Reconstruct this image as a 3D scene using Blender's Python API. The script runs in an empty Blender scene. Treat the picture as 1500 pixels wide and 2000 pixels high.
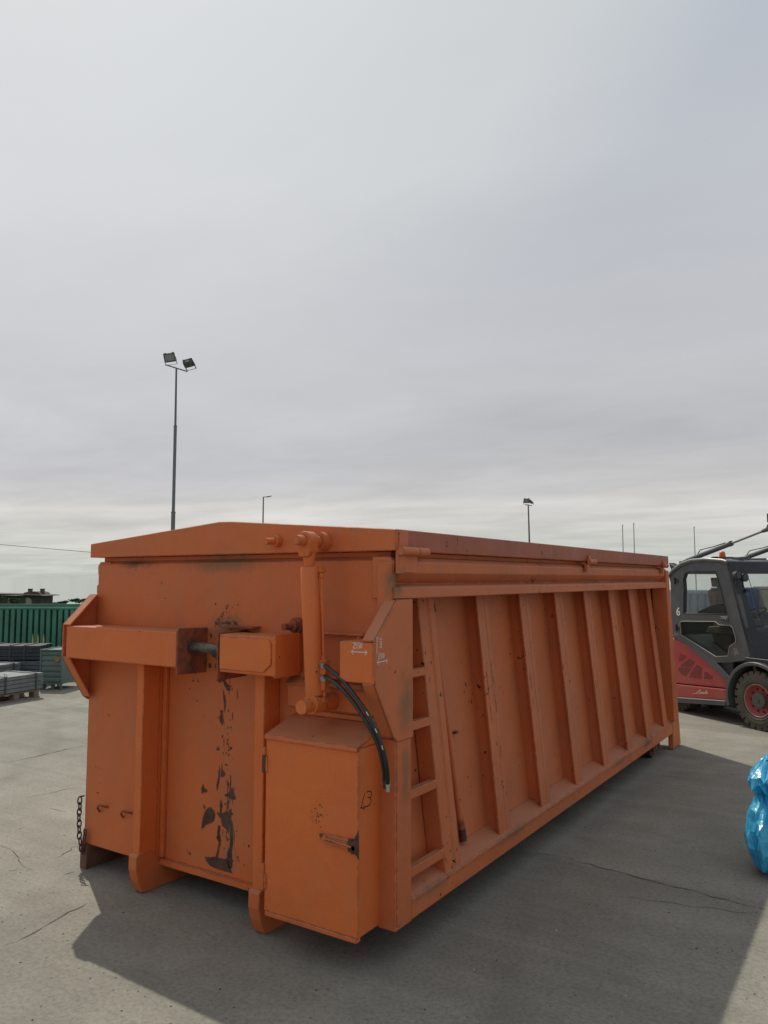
import bpy, bmesh, math, random
from mathutils import Vector, Matrix, noise
random.seed(7)
SC = bpy.context.scene
COL = SC.collection
R = math.radians

# ------------------------------------------------------------------ camera
FPX, HZ, VX = 1502.0, 1130.0, 1738.0
PITCH = math.atan((HZ-1000)/FPX)
YAW = math.atan((VX-750)*math.cos(PITCH)/FPX)
CAM = Vector((2.198, -3.459, 1.985))
cam = bpy.data.cameras.new('camera'); camo = bpy.data.objects.new('camera', cam); COL.objects.link(camo)
camo.location = CAM
camo.rotation_euler = (math.pi/2+PITCH, 0, YAW)
cam.sensor_fit = 'VERTICAL'; cam.sensor_height = 36.0; cam.lens = 36.0*FPX/2000
cam.clip_start = 0.05; cam.clip_end = 8000
SC.camera = camo
FWD = Vector((-math.sin(YAW), math.cos(YAW), 0)); RGT = Vector((math.cos(YAW), math.sin(YAW), 0))
def loc(px, d, z=0.0):
    """world point d metres ahead of the viewpoint, in the direction of photo column px"""
    p = CAM + FWD*d + RGT*((px-750)/FPX*d); p.z = z
    return p

# ------------------------------------------------------------------ light
SUN_DIR = Vector((-1.40, 0.77, 2.15)).normalized()
sun = bpy.data.lights.new('sun', 'SUN'); suno = bpy.data.objects.new('sun', sun); COL.objects.link(suno)
sun.energy = 3.0; sun.angle = R(0.55); sun.color = (1.0, 0.94, 0.84)
suno.rotation_euler = SUN_DIR.to_track_quat('Z', 'Y').to_euler()
suno.location = (-8, 4, 12)

def N(nt, kind, **kw):
    n = nt.nodes.new(kind)
    for k, v in kw.items():
        if k.startswith('i_'):
            key = k[2:]
            key = int(key) if key.isdigit() else key
            n.inputs[key].default_value = v
        else:
            setattr(n, k, v)
    return n
def ramp(nt, stops, interp='LINEAR'):
    r = nt.nodes.new('ShaderNodeValToRGB'); cr = r.color_ramp; cr.interpolation = interp
    while len(cr.elements) < len(stops): cr.elements.new(0.5)
    for e, (p, c) in zip(cr.elements, stops):
        e.position = p; e.color = (c[0], c[1], c[2], 1) if len(c) == 3 else c
    return r
def math_n(nt, op, a, b=None, clamp=False):
    m = nt.nodes.new('ShaderNodeMath'); m.operation = op; m.use_clamp = clamp
    for i, v in enumerate((a, b)):
        if v is None: continue
        if isinstance(v, (int, float)): m.inputs[i].default_value = v
        else: nt.links.new(v, m.inputs[i])
    return m.outputs[0]
def mixc(nt, fac, a, b, mode='MIX'):
    m = nt.nodes.new('ShaderNodeMix'); m.data_type = 'RGBA'; m.blend_type = mode
    for s, v in ((m.inputs[0], fac), (m.inputs[6], a), (m.inputs[7], b)):
        if isinstance(v, (int, float)): s.default_value = v
        elif isinstance(v, tuple): s.default_value = (v[0], v[1], v[2], 1)
        else: nt.links.new(v, s)
    return m.outputs[2]

W = bpy.data.worlds.new('World'); SC.world = W; W.use_nodes = True
nt = W.node_tree; nt.nodes.clear()
out = N(nt, 'ShaderNodeOutputWorld'); bg = N(nt, 'ShaderNodeBackground'); bg.inputs[1].default_value = 0.1
nt.links.new(bg.outputs[0], out.inputs[0])
sky = N(nt, 'ShaderNodeTexSky'); sky.sky_type = 'NISHITA'; sky.sun_disc = False
sky.sun_elevation = math.asin(SUN_DIR.z); sky.sun_rotation = math.atan2(SUN_DIR.x, SUN_DIR.y)
sky.dust_density = 3.0
tc = N(nt, 'ShaderNodeTexCoord')
sep = N(nt, 'ShaderNodeSeparateXYZ'); nt.links.new(tc.outputs['Generated'], sep.inputs[0])
zz = math_n(nt, 'MAXIMUM', sep.outputs[2], 0.0)
den = math_n(nt, 'ADD', zz, 0.06)
cx = math_n(nt, 'DIVIDE', sep.outputs[0], den); cy = math_n(nt, 'DIVIDE', sep.outputs[1], den)
comb = N(nt, 'ShaderNodeCombineXYZ'); nt.links.new(cx, comb.inputs[0]); nt.links.new(cy, comb.inputs[1])
mp = N(nt, 'ShaderNodeMapping'); nt.links.new(comb.outputs[0], mp.inputs[0])
mp.inputs['Rotation'].default_value = (0, 0, R(25)); mp.inputs['Scale'].default_value = (0.42, 0.62, 1)
n1 = N(nt, 'ShaderNodeTexNoise', i_Scale=0.75, i_Detail=5.0, i_Roughness=0.5, i_Distortion=0.6); nt.links.new(mp.outputs[0], n1.inputs['Vector'])
n3 = N(nt, 'ShaderNodeTexNoise', i_Scale=2.6, i_Detail=4.0, i_Roughness=0.6, i_Distortion=0.3); nt.links.new(mp.outputs[0], n3.inputs['Vector'])
n2 = N(nt, 'ShaderNodeTexNoise', i_Scale=0.22, i_Detail=3.0, i_Roughness=0.5); nt.links.new(comb.outputs[0], n2.inputs['Vector'])
# wobble the height so bands of cloud do not run level
wob = math_n(nt, 'ADD', math_n(nt, 'MULTIPLY', math_n(nt, 'SUBTRACT', n1.outputs[0], 0.5), 0.9), math_n(nt, 'MULTIPLY', math_n(nt, 'SUBTRACT', n2.outputs[0], 0.5), 1.0))
zw = math_n(nt, 'ADD', zz, math_n(nt, 'MULTIPLY', wob, math_n(nt, 'MINIMUM', math_n(nt, 'ADD', zz, 0.01), 0.16)))
el = ramp(nt, [(0.0, (.54, .57, .53)), (0.030, (.60, .62, .58)), (0.060, (.64, .63, .605)), (0.092, (.685, .665, .64)),
               (0.108, (.575, .57, .572)), (0.16, (.515, .515, .535)), (0.28, (.585, .588, .608)), (0.36, (.61, .62, .635)), (0.46, (.66, .675, .685)),
               (0.60, (.655, .68, .695)), (1.0, (.70, .72, .73))])
nt.links.new(zw, el.inputs[0])
# streaky texture, stronger low down
amp = math_n(nt, 'SUBTRACT', n1.outputs[0], 0.5)
lowf = N(nt, 'ShaderNodeMapRange', clamp=True); lowf.inputs[1].default_value = 0.02; lowf.inputs[2].default_value = 0.30
lowf.inputs[3].default_value = 0.55; lowf.inputs[4].default_value = 0.16; nt.links.new(zz, lowf.inputs[0])
amp = math_n(nt, 'MULTIPLY', amp, lowf.outputs[0])
amp2 = math_n(nt, 'MULTIPLY', math_n(nt, 'SUBTRACT', n2.outputs[0], 0.5), 0.16)
amp2 = math_n(nt, 'ADD', amp2, math_n(nt, 'MULTIPLY', math_n(nt, 'SUBTRACT', n3.outputs[0], 0.5), math_n(nt, 'MULTIPLY', lowf.outputs[0], 0.85)))
gain = math_n(nt, 'ADD', math_n(nt, 'ADD', amp, amp2), 1.0)
# glow of the thin cloud round the sun, cooler grey away from it
dot = N(nt, 'ShaderNodeVectorMath', operation='DOT_PRODUCT'); nt.links.new(tc.outputs['Generated'], dot.inputs[0]); dot.inputs[1].default_value = SUN_DIR
sung = N(nt, 'ShaderNodeMapRange', clamp=True); sung.inputs[1].default_value = -0.10; sung.inputs[2].default_value = 0.95
sung.inputs[3].default_value = 0.0; sung.inputs[4].default_value = 1.0; nt.links.new(dot.outputs['Value'], sung.inputs[0])
tint = ramp(nt, [(0.0, (.76, .79, .86)), (0.68, (.74, .77, .84)), (0.80, (.76, .79, .86)), (0.89, (.97, .98, .99)), (1.0, (1.0, 1.0, 1.0))]); nt.links.new(sung.outputs[0], tint.inputs[0])
tz = N(nt, 'ShaderNodeMapRange', clamp=True); tz.inputs[1].default_value = 0.22; tz.inputs[2].default_value = 0.60; nt.links.new(zz, tz.inputs[0])
tintv = mixc(nt, tz.outputs[0], (1, 1, 1), tint.outputs[0])
# the side of the sky away from the sun is a duller grey
back = ramp(nt, [(0.0, (.86, .88, .92)), (0.30, (.90, .92, .95)), (0.50, (1, 1, 1))]); nt.links.new(sung.outputs[0], back.inputs[0])
tintv = mixc(nt, 1.0, tintv, back.outputs[0], 'MULTIPLY')
cl = mixc(nt, 1.0, el.outputs[0], tintv, 'MULTIPLY')
gc = N(nt, 'ShaderNodeVectorMath', operation='SCALE'); nt.links.new(cl, gc.inputs[0]); nt.links.new(math_n(nt, 'MULTIPLY', gain, 10.0), gc.inputs['Scale'])
final = mixc(nt, 0.95, sky.outputs[0], gc.outputs[0])
nt.links.new(final, bg.inputs[0])

SC.view_settings.view_transform = 'Standard'; SC.view_settings.look = 'None'
SC.view_settings.exposure = 0.0; SC.view_settings.gamma = 1.0
SC.render.engine = 'CYCLES'
SC.cycles.max_bounces = 6; SC.cycles.caustics_reflective = False; SC.cycles.caustics_refractive = False

RUSTPTS= [[(-1.378,0.528),(-1.353,0.534),(-1.327,0.518),(-1.32,0.497),(-1.329,0.467),(-1.341,0.454),(-1.37,0.444),(-1.401,0.423),(-1.424,0.402),(-1.427,0.417),(-1.422,0.458),(-1.409,0.491),(-1.394,0.516)],[(-1.424,0.658),(-1.413,0.639),(-1.388,0.634),(-1.394,0.623),(-1.434,0.611),(-1.437,0.636)],[(-1.185,0.677),(-1.173,0.665),(-1.167,0.635),(-1.155,0.628),(-1.159,0.615),(-1.191,0.61),(-1.213,0.622),(-1.234,0.619),(-1.241,0.629),(-1.216,0.637),(-1.198,0.657)],[(-1.301,0.513),(-1.251,0.519),(-1.226,0.534),(-1.211,0.532),(-1.207,0.511),(-1.194,0.5),(-1.178,0.472),(-1.168,0.435),(-1.164,0.401),(-1.172,0.36),(-1.178,0.325),(-1.174,0.23),(-1.194,0.214),(-1.21,0.254),(-1.214,0.309),(-1.194,0.339),(-1.198,0.39),(-1.208,0.419),(-1.23,0.433),(-1.255,0.446),(-1.269,0.488),(-1.291,0.502)],[(-1.196,0.554),(-1.188,0.547),(-1.187,0.506),(-1.201,0.503),(-1.203,0.542)],[(-1.293,0.44),(-1.274,0.443),(-1.279,0.394),(-1.269,0.36),(-1.288,0.265),(-1.304,0.262),(-1.296,0.303),(-1.284,0.349),(-1.297,0.364)],[(-1.393,0.245),(-1.345,0.249),(-1.314,0.26),(-1.238,0.261),(-1.214,0.275),(-1.187,0.215),(-1.175,0.196),(-1.287,0.195),(-1.357,0.203),(-1.383,0.224)],[(-1.292,0.786),(-1.285,0.764),(-1.284,0.729),(-1.296,0.678),(-1.304,0.641),(-1.308,0.672),(-1.297,0.727)],[(-1.27,0.802),(-1.265,0.767),(-1.25,0.754),(-1.244,0.743),(-1.256,0.731),(-1.269,0.724),(-1.278,0.739),(-1.273,0.766)],[(-1.305,0.899),(-1.288,0.883),(-1.301,0.877),(-1.322,0.877)],[(-1.219,0.905),(-1.204,0.905),(-1.196,0.891),(-1.203,0.89),(-1.21,0.901)],[(-1.242,0.806),(-1.226,0.805),(-1.226,0.799),(-1.239,0.797)],[(-1.272,0.593),(-1.263,0.572),(-1.267,0.528),(-1.276,0.517),(-1.28,0.57)],[(-1.415,0.547),(-1.404,0.53),(-1.409,0.516),(-1.418,0.535)],[(-1.283,1.313),(-1.262,1.307),(-1.246,1.275),(-1.213,1.263),(-1.213,1.231),(-1.235,1.236),(-1.256,1.256),(-1.272,1.284),(-1.308,1.274),(-1.313,1.292),(-1.29,1.296)],[(-1.271,1.23),(-1.255,1.199),(-1.246,1.167),(-1.255,1.108),(-1.261,1.162)],[(-1.283,1.113),(-1.268,1.107),(-1.273,1.096),(-1.261,1.047),(-1.271,1.031),(-1.292,1.051),(-1.295,1.076),(-1.283,1.091),(-1.291,1.105)],[(-1.297,1.64),(-1.272,1.641),(-1.265,1.667),(-1.259,1.641),(-1.251,1.629),(-1.292,1.624)],[(-1.246,1.642),(-1.171,1.644),(-1.18,1.633),(-1.231,1.633)],[(-1.151,1.654),(-1.126,1.646),(-1.116,1.624),(-1.125,1.619),(-1.138,1.638)],[(-1.337,1.569),(-1.321,1.563),(-1.326,1.541),(-1.336,1.555)],[(-1.348,1.393),(-1.322,1.391),(-1.326,1.362),(-1.342,1.365)]]
MARK= [[(-0.132,0.854),(-0.145,0.833),(-0.162,0.794)],[(-0.17,0.794),(-0.137,0.786)],[(-0.137,0.8),(-0.138,0.775)],[(-0.118,0.855),(-0.093,0.857),(-0.073,0.845),(-0.073,0.834),(-0.087,0.825),(-0.11,0.83)],[(-0.087,0.825),(-0.076,0.81),(-0.087,0.791),(-0.115,0.787),(-0.132,0.79)]]
CRACKS= [[(0.153,1.996),(0.348,1.97),(0.588,1.937),(0.849,1.898),(1.075,1.878),(1.289,1.851),(1.492,1.826)],[(0.644,1.521),(0.835,1.572),(1.094,1.634),(1.342,1.694),(1.503,1.732)],[(0.129,4.891),(0.542,5.063),(0.947,5.231)],[(-5.897,1.362),(-5.886,1.71),(-5.923,2.05),(-5.912,2.448)],[(-4.488,0.756),(-4.435,0.95),(-4.412,1.174),(-4.353,1.299)],[(-1.924,-0.932),(-1.92,-0.785),(-1.97,-0.625),(-2.006,-0.483),(-2.011,-0.356)],[(-4.008,0.696),(-3.773,0.709)],[(-2.871,-0.01),(-2.892,0.086),(-2.959,0.195),(-2.953,0.277)],[(-2.561,-0.159),(-2.529,-0.084)],[(-3.466,-0.059),(-3.282,-0.069),(-2.934,-0.204),(-2.787,-0.22)],[(-8.826,3.075),(-8.61,3.424),(-8.512,3.867),(-8.68,4.458)],[(-0.07,1.973),(0.153,1.996)],[(-2.919,-0.306),(-2.893,-0.267)]]
CABOUT= [(-1.572,1.131),(-1.563,1.326),(-1.545,1.871),(-1.59,2.016),(-1.485,2.109),(-1.311,2.198),(-1.104,2.245),(-0.84,2.254),(-0.528,2.228),(-0.48,2.217),(-0.258,1.661),(-0.15,1.208),(-0.111,0.967),(-0.182,0.897),(-0.464,0.833),(-0.732,0.806),(-0.906,0.861)]
WIN1= [(-1.31,1.47),(-1.28,1.833),(-1.287,1.975),(-1.249,2.056),(-1.179,2.085),(-0.671,2.081),(-0.626,1.985),(-0.491,1.494)]
WIN2= [(-1.386,1.315),(-1.364,1.346),(-1.281,1.355),(-0.705,1.38),(-0.632,1.336),(-0.438,1.342),(-0.393,1.312),(-0.347,1.167),(-0.355,1.115),(-0.459,1.052),(-0.495,0.918),(-0.716,0.89),(-1.373,1.149)]
TRIM= [(-1.572,1.12),(-1.513,1.16),(-1.359,1.15),(-1.03,0.996),(-0.708,0.804),(-0.485,0.631),(-0.506,0.564),(-0.737,0.697),(-1.061,0.896),(-1.296,1.024),(-1.565,1.121)]
REDU= [(-1.566,1.095),(-1.296,1.024),(-1.061,0.896),(-0.737,0.697),(-0.501,0.555),(-0.547,0.466),(-1.518,0.415)]
REDL= [(-1.519,0.405),(-0.548,0.456),(-0.561,0.306),(-1.485,0.218)]
SILL= [(-1.485,0.215),(-0.561,0.301),(-0.565,0.231),(-1.482,0.138)]
VENTS= [[(-1.42,0.883),(-1.277,0.836),(-1.377,0.762),(-1.468,0.748)],[(-1.237,0.82),(-1.119,0.773),(-1.197,0.686),(-1.395,0.675),(-1.428,0.702)],[(-1.458,0.668),(-1.19,0.677),(-1.304,0.555),(-1.4,0.559),(-1.467,0.617)],[(-1.087,0.751),(-0.985,0.699),(-1.011,0.55),(-1.257,0.541),(-1.163,0.69)],[(-0.954,0.673),(-0.791,0.614),(-0.806,0.565),(-0.966,0.551)],[(-0.406,1.033),(-0.336,1.043),(-0.305,0.963),(-0.388,0.937)]]
SIX= [(-1.466,1.417),(-1.364,1.574)]
LOGO= [(-1.182,0.285),(-0.896,0.401)]


# ------------------------------------------------------------------ materials
MATS = {}
def mat(name, col, rough=0.6, metal=0.0, spec=0.5, var=0.0, vscale=6.0, bump=0.0, bscale=80.0, dirt=None, dscale=3.0, damt=0.3,
        specks=None, spamt=0.0, trans=0.0, alpha=1.0, emit=None):
    m = bpy.data.materials.new(name); m.use_nodes = True; nt = m.node_tree
    p = nt.nodes['Principled BSDF']
    p.inputs['Roughness'].default_value = rough; p.inputs['Metallic'].default_value = metal
    p.inputs['Specular IOR Level'].default_value = spec
    tcn = N(nt, 'ShaderNodeTexCoord')
    geo = N(nt, 'ShaderNodeNewGeometry')
    c = None
    nz = N(nt, 'ShaderNodeTexNoise', i_Scale=vscale, i_Detail=4.0, i_Roughness=0.6); nt.links.new(geo.outputs['Position'], nz.inputs['Vector'])
    lo = tuple(x*(1-var) for x in col); hi = tuple(min(1, x*(1+var)) for x in col)
    r = ramp(nt, [(0.3, lo), (0.7, hi)]); nt.links.new(nz.outputs[0], r.inputs[0]); c = r.outputs[0]
    if dirt:
        dn = N(nt, 'ShaderNodeTexNoise', i_Scale=dscale, i_Detail=8.0, i_Roughness=0.7, i_Distortion=0.5); nt.links.new(geo.outputs['Position'], dn.inputs['Vector'])
        dr = ramp(nt, [(0.45, (0, 0, 0)), (0.75, (1, 1, 1))]); nt.links.new(dn.outputs[0], dr.inputs[0])
        c = mixc(nt, math_n(nt, 'MULTIPLY', dr.outputs[0], damt), c, dirt)
    if specks:
        sn = N(nt, 'ShaderNodeTexNoise', i_Scale=26.0, i_Detail=2.0, i_Roughness=0.5); nt.links.new(geo.outputs['Position'], sn.inputs['Vector'])
        sm = N(nt, 'ShaderNodeTexNoise', i_Scale=1.9, i_Detail=1.0); nt.links.new(geo.outputs['Position'], sm.inputs['Vector'])
        v = math_n(nt, 'ADD', sn.outputs[0], math_n(nt, 'MULTIPLY', math_n(nt, 'SUBTRACT', sm.outputs[0], 0.5), 0.35))
        sr = ramp(nt, [(spamt, (0, 0, 0)), (spamt+0.015, (1, 1, 1))]); nt.links.new(v, sr.inputs[0])
        c = mixc(nt, sr.outputs[0], c, specks)
    nt.links.new(c, p.inputs['Base Color'])
    if bump > 0:
        bn = N(nt, 'ShaderNodeTexNoise', i_Scale=bscale, i_Detail=3.0); nt.links.new(geo.outputs['Position'], bn.inputs['Vector'])
        b = N(nt, 'ShaderNodeBump', i_Strength=bump, i_Distance=0.01); nt.links.new(bn.outputs[0], b.inputs['Height']); nt.links.new(b.outputs[0], p.inputs['Normal'])
    if trans: p.inputs['Transmission Weight'].default_value = trans
    if alpha < 1: p.inputs['Alpha'].default_value = alpha
    MATS[name] = m
    return m

def paint_orange(name, base, low, grime, gamt=0.35, specks=0.78, smudge=()):
    """old hand-brushed orange paint: two tones, drip streaks, chalky dust, small rust chips"""
    m = bpy.data.materials.new(name); m.use_nodes = True; nt = m.node_tree
    p = nt.nodes['Principled BSDF']; geo = N(nt, 'ShaderNodeNewGeometry'); P = geo.outputs['Position']
    a = N(nt, 'ShaderNodeTexNoise', i_Scale=1.7, i_Detail=3.0, i_Roughness=0.55); nt.links.new(P, a.inputs['Vector'])
    ra = ramp(nt, [(0.32, low), (0.66, base)]); nt.links.new(a.outputs[0], ra.inputs[0]); c = ra.outputs[0]
    # vertical run-off streaks
    mp = N(nt, 'ShaderNodeMapping'); mp.inputs['Scale'].default_value = (9, 9, 0.7); nt.links.new(P, mp.inputs[0])
    s = N(nt, 'ShaderNodeTexNoise', i_Scale=1.6, i_Detail=5.0, i_Roughness=0.6); nt.links.new(mp.outputs[0], s.inputs['Vector'])
    rs = ramp(nt, [(0.48, (0, 0, 0)), (0.80, (1, 1, 1))]); nt.links.new(s.outputs[0], rs.inputs[0])
    c = mixc(nt, math_n(nt, 'MULTIPLY', rs.outputs[0], gamt), c, grime)
    # blotches of dust
    d = N(nt, 'ShaderNodeTexNoise', i_Scale=5.0, i_Detail=9.0, i_Roughness=0.72, i_Distortion=0.4); nt.links.new(P, d.inputs['Vector'])
    rd = ramp(nt, [(0.50, (0, 0, 0)), (0.85, (1, 1, 1))]); nt.links.new(d.outputs[0], rd.inputs[0])
    c = mixc(nt, math_n(nt, 'MULTIPLY', rd.outputs[0], 0.6), c, (grime[0]*1.2, grime[1]*1.2, grime[2]*1.2))
    # fine mottling
    f = N(nt, 'ShaderNodeTexNoise', i_Scale=60.0, i_Detail=3.0, i_Roughness=0.6); nt.links.new(P, f.inputs['Vector'])
    rf = ramp(nt, [(0.3, (.965, .965, .965)), (0.7, (1.03, 1.03, 1.03))]); nt.links.new(f.outputs[0], rf.inputs[0])
    c = mixc(nt, 1.0, c, rf.outputs[0], 'MULTIPLY')
    # upward faces hold dust
    sp = N(nt, 'ShaderNodeSeparateXYZ'); nt.links.new(geo.outputs['Normal'], sp.inputs[0])
    up = math_n(nt, 'MULTIPLY', math_n(nt, 'MAXIMUM', sp.outputs[2], 0.0), 0.55)
    c = mixc(nt, up, c, (0.33, 0.19, 0.115))
    # rust chips
    sn = N(nt, 'ShaderNodeTexNoise', i_Scale=30.0, i_Detail=2.5, i_Roughness=0.55); nt.links.new(P, sn.inputs['Vector'])
    sm = N(nt, 'ShaderNodeTexNoise', i_Scale=2.3, i_Detail=1.0); nt.links.new(P, sm.inputs['Vector'])
    v = math_n(nt, 'ADD', sn.outputs[0], math_n(nt, 'MULTIPLY', math_n(nt, 'SUBTRACT', sm.outputs[0], 0.5), 0.45))
    sr = ramp(nt, [(specks, (0, 0, 0)), (specks+0.012, (1, 1, 1))]); nt.links.new(v, sr.inputs[0])
    c = mixc(nt, sr.outputs[0], c, (0.055, 0.022, 0.016))
    for (cc, rad, zs, am, col_) in smudge:
        vm = N(nt, 'ShaderNodeVectorMath', operation='SUBTRACT'); nt.links.new(P, vm.inputs[0]); vm.inputs[1].default_value = cc
        vs_ = N(nt, 'ShaderNodeVectorMath', operation='MULTIPLY'); nt.links.new(vm.outputs[0], vs_.inputs[0]); vs_.inputs[1].default_value = zs
        vl_ = N(nt, 'ShaderNodeVectorMath', operation='LENGTH'); nt.links.new(vs_.outputs[0], vl_.inputs[0])
        dd = math_n(nt, 'ADD', vl_.outputs['Value'], math_n(nt, 'MULTIPLY', math_n(nt, 'SUBTRACT', d.outputs[0], 0.5), rad*2.2))
        mr_ = N(nt, 'ShaderNodeMapRange', clamp=True); mr_.inputs[1].default_value = rad; mr_.inputs[2].default_value = rad*.25; nt.links.new(dd, mr_.inputs[0])
        c = mixc(nt, math_n(nt, 'MULTIPLY', mr_.outputs[0], am), c, col_)
    bv = N(nt, 'ShaderNodeBevel', samples=3); bv.inputs['Radius'].default_value = 0.010
    dp_ = N(nt, 'ShaderNodeVectorMath', operation='DOT_PRODUCT'); nt.links.new(bv.outputs[0], dp_.inputs[0]); nt.links.new(geo.outputs['Normal'], dp_.inputs[1])
    en = N(nt, 'ShaderNodeTexNoise', i_Scale=14.0, i_Detail=4.0, i_Roughness=0.65); nt.links.new(P, en.inputs['Vector'])
    ev = math_n(nt, 'MULTIPLY', math_n(nt, 'SUBTRACT', 1.0, dp_.outputs['Value']), math_n(nt, 'MULTIPLY', math_n(nt, 'SUBTRACT', en.outputs[0], 0.47, True), 26.0, True))
    er = ramp(nt, [(0.03, (0, 0, 0)), (0.16, (1, 1, 1))]); nt.links.new(ev, er.inputs[0])
    c = mixc(nt, math_n(nt, 'MULTIPLY', er.outputs[0], 0.8), c, (0.15, 0.062, 0.035))
    nt.links.new(c, p.inputs['Base Color'])
    rr = ramp(nt, [(0.3, (.42, .42, .42)), (0.7, (.62, .62, .62))]); nt.links.new(d.outputs[0], rr.inputs[0]); nt.links.new(rr.outputs[0], p.inputs['Roughness'])
    p.inputs['Specular IOR Level'].default_value = 0.35
    w = N(nt, 'ShaderNodeTexNoise', i_Scale=3.2, i_Detail=2.0); nt.links.new(P, w.inputs['Vector'])
    hb = math_n(nt, 'ADD', math_n(nt, 'MULTIPLY', w.outputs[0], 2.2), math_n(nt, 'MULTIPLY', f.outputs[0], 0.04))
    b = N(nt, 'ShaderNodeBump', i_Strength=0.5, i_Distance=0.02); nt.links.new(hb, b.inputs['Height']); nt.links.new(b.outputs[0], p.inputs['Normal'])
    MATS[name] = m
    return m
OLIVE = (.16, .105, .055); SOOT = (.05, .03, .024)
SM_SIDE = [((.01, .09, 1.32), .16, (1, 1.6, .8), .65, OLIVE), ((.0, .03, 1.97), .09, (1, 1, 1), .9, OLIVE), ((-.02, 1.42, .92), .07, (1, 1, 1), .9, SOOT),
           ((.0, .10, .95), .10, (1, 2.0, .5), .5, OLIVE), ((-.12, .92, 1.30), .05, (1, 1.2, .5), .9, SOOT), ((-.12, .94, .95), .05, (1, 1.6, .3), .9, SOOT), ((-.1, .95, .42), .08, (1, 1, .8), .9, SOOT),
           ((.01, .4, .28), .07, (1, .25, 1.2), .7, (.25, .14, .075)), ((.01, 1.5, .28), .06, (1, .2, 1.2), .6, OLIVE), ((0, 4.9, .27), .05, (1, .22, 1.2), .7, SOOT), ((0, 3.9, .27), .05, (1, .2, 1.2), .6, OLIVE)]
SM_FRONT = [((-1.25, .03, .29), .10, (1, 1, 1), .7, (.30, .17, .13)), ((-1.26, .03, 1.68), .11, (.7, 1, 1), .75, OLIVE), ((-1.24, .03, .60), .13, (1, 1, .35), .45, (.36, .17, .10)), ((-1.27, .03, 2.09), .09, (.2, 1, 1.2), .7, OLIVE),
            ((-2.1, .03, 2.09), .05, (.25, 1, 1), .8, SOOT), ((-.70, .0, 1.42), .06, (1, 1, 1), .6, OLIVE)]
ORG = paint_orange('orange_paint', (0.66, 0.160, 0.042), (0.56, 0.145, 0.050), (0.42, 0.170, 0.080), smudge=SM_FRONT)
ORG2 = paint_orange('orange_paint_side', (0.60, 0.155, 0.050), (0.51, 0.138, 0.050), (0.40, 0.165, 0.085), 0.4, 0.74, SM_SIDE)
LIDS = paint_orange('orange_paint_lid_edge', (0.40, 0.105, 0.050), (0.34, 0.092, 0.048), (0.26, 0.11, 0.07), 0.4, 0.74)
ORGB = paint_orange('orange_paint_bright', (0.72, 0.168, 0.036), (0.64, 0.155, 0.040), (0.50, 0.18, 0.07), 0.2, 0.80)
RUST = mat('rust', (0.092, 0.046, 0.033), 0.85, var=0.5, vscale=18, dirt=(.13, .055, .032), dscale=26, damt=.7, bump=0.6, bscale=150)
RUSTP = mat('rusty_paint', (0.30, 0.085, 0.040), 0.8, var=0.2, vscale=20, dirt=(0.055, 0.030, 0.025), dscale=9, damt=0.95, bump=0.4)
STEELD = mat('worn_steel', (0.16, 0.14, 0.125), 0.42, metal=0.7, var=0.3, vscale=30, dirt=(0.03, 0.022, 0.018), dscale=20, damt=0.8)
GREASE = mat('black_grease', (0.018, 0.015, 0.015), 0.5, var=0.3)
RUBB = mat('hose_rubber', (0.012, 0.017, 0.015), 0.38, spec=0.6)
FERR = mat('zinc_fitting', (0.45, 0.46, 0.45), 0.35, metal=0.8)
WHITE = mat('white_marker', (0.72, 0.68, 0.62), 0.9)
MARKER = mat('dark_marker', (0.035, 0.012, 0.010), 0.7)
BROWN = mat('rusty_brown_steel', (0.17, 0.085, 0.05), 0.75, var=0.3, vscale=12, dirt=(0.07, 0.04, 0.03), dscale=8, damt=0.8, bump=0.4)

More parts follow.
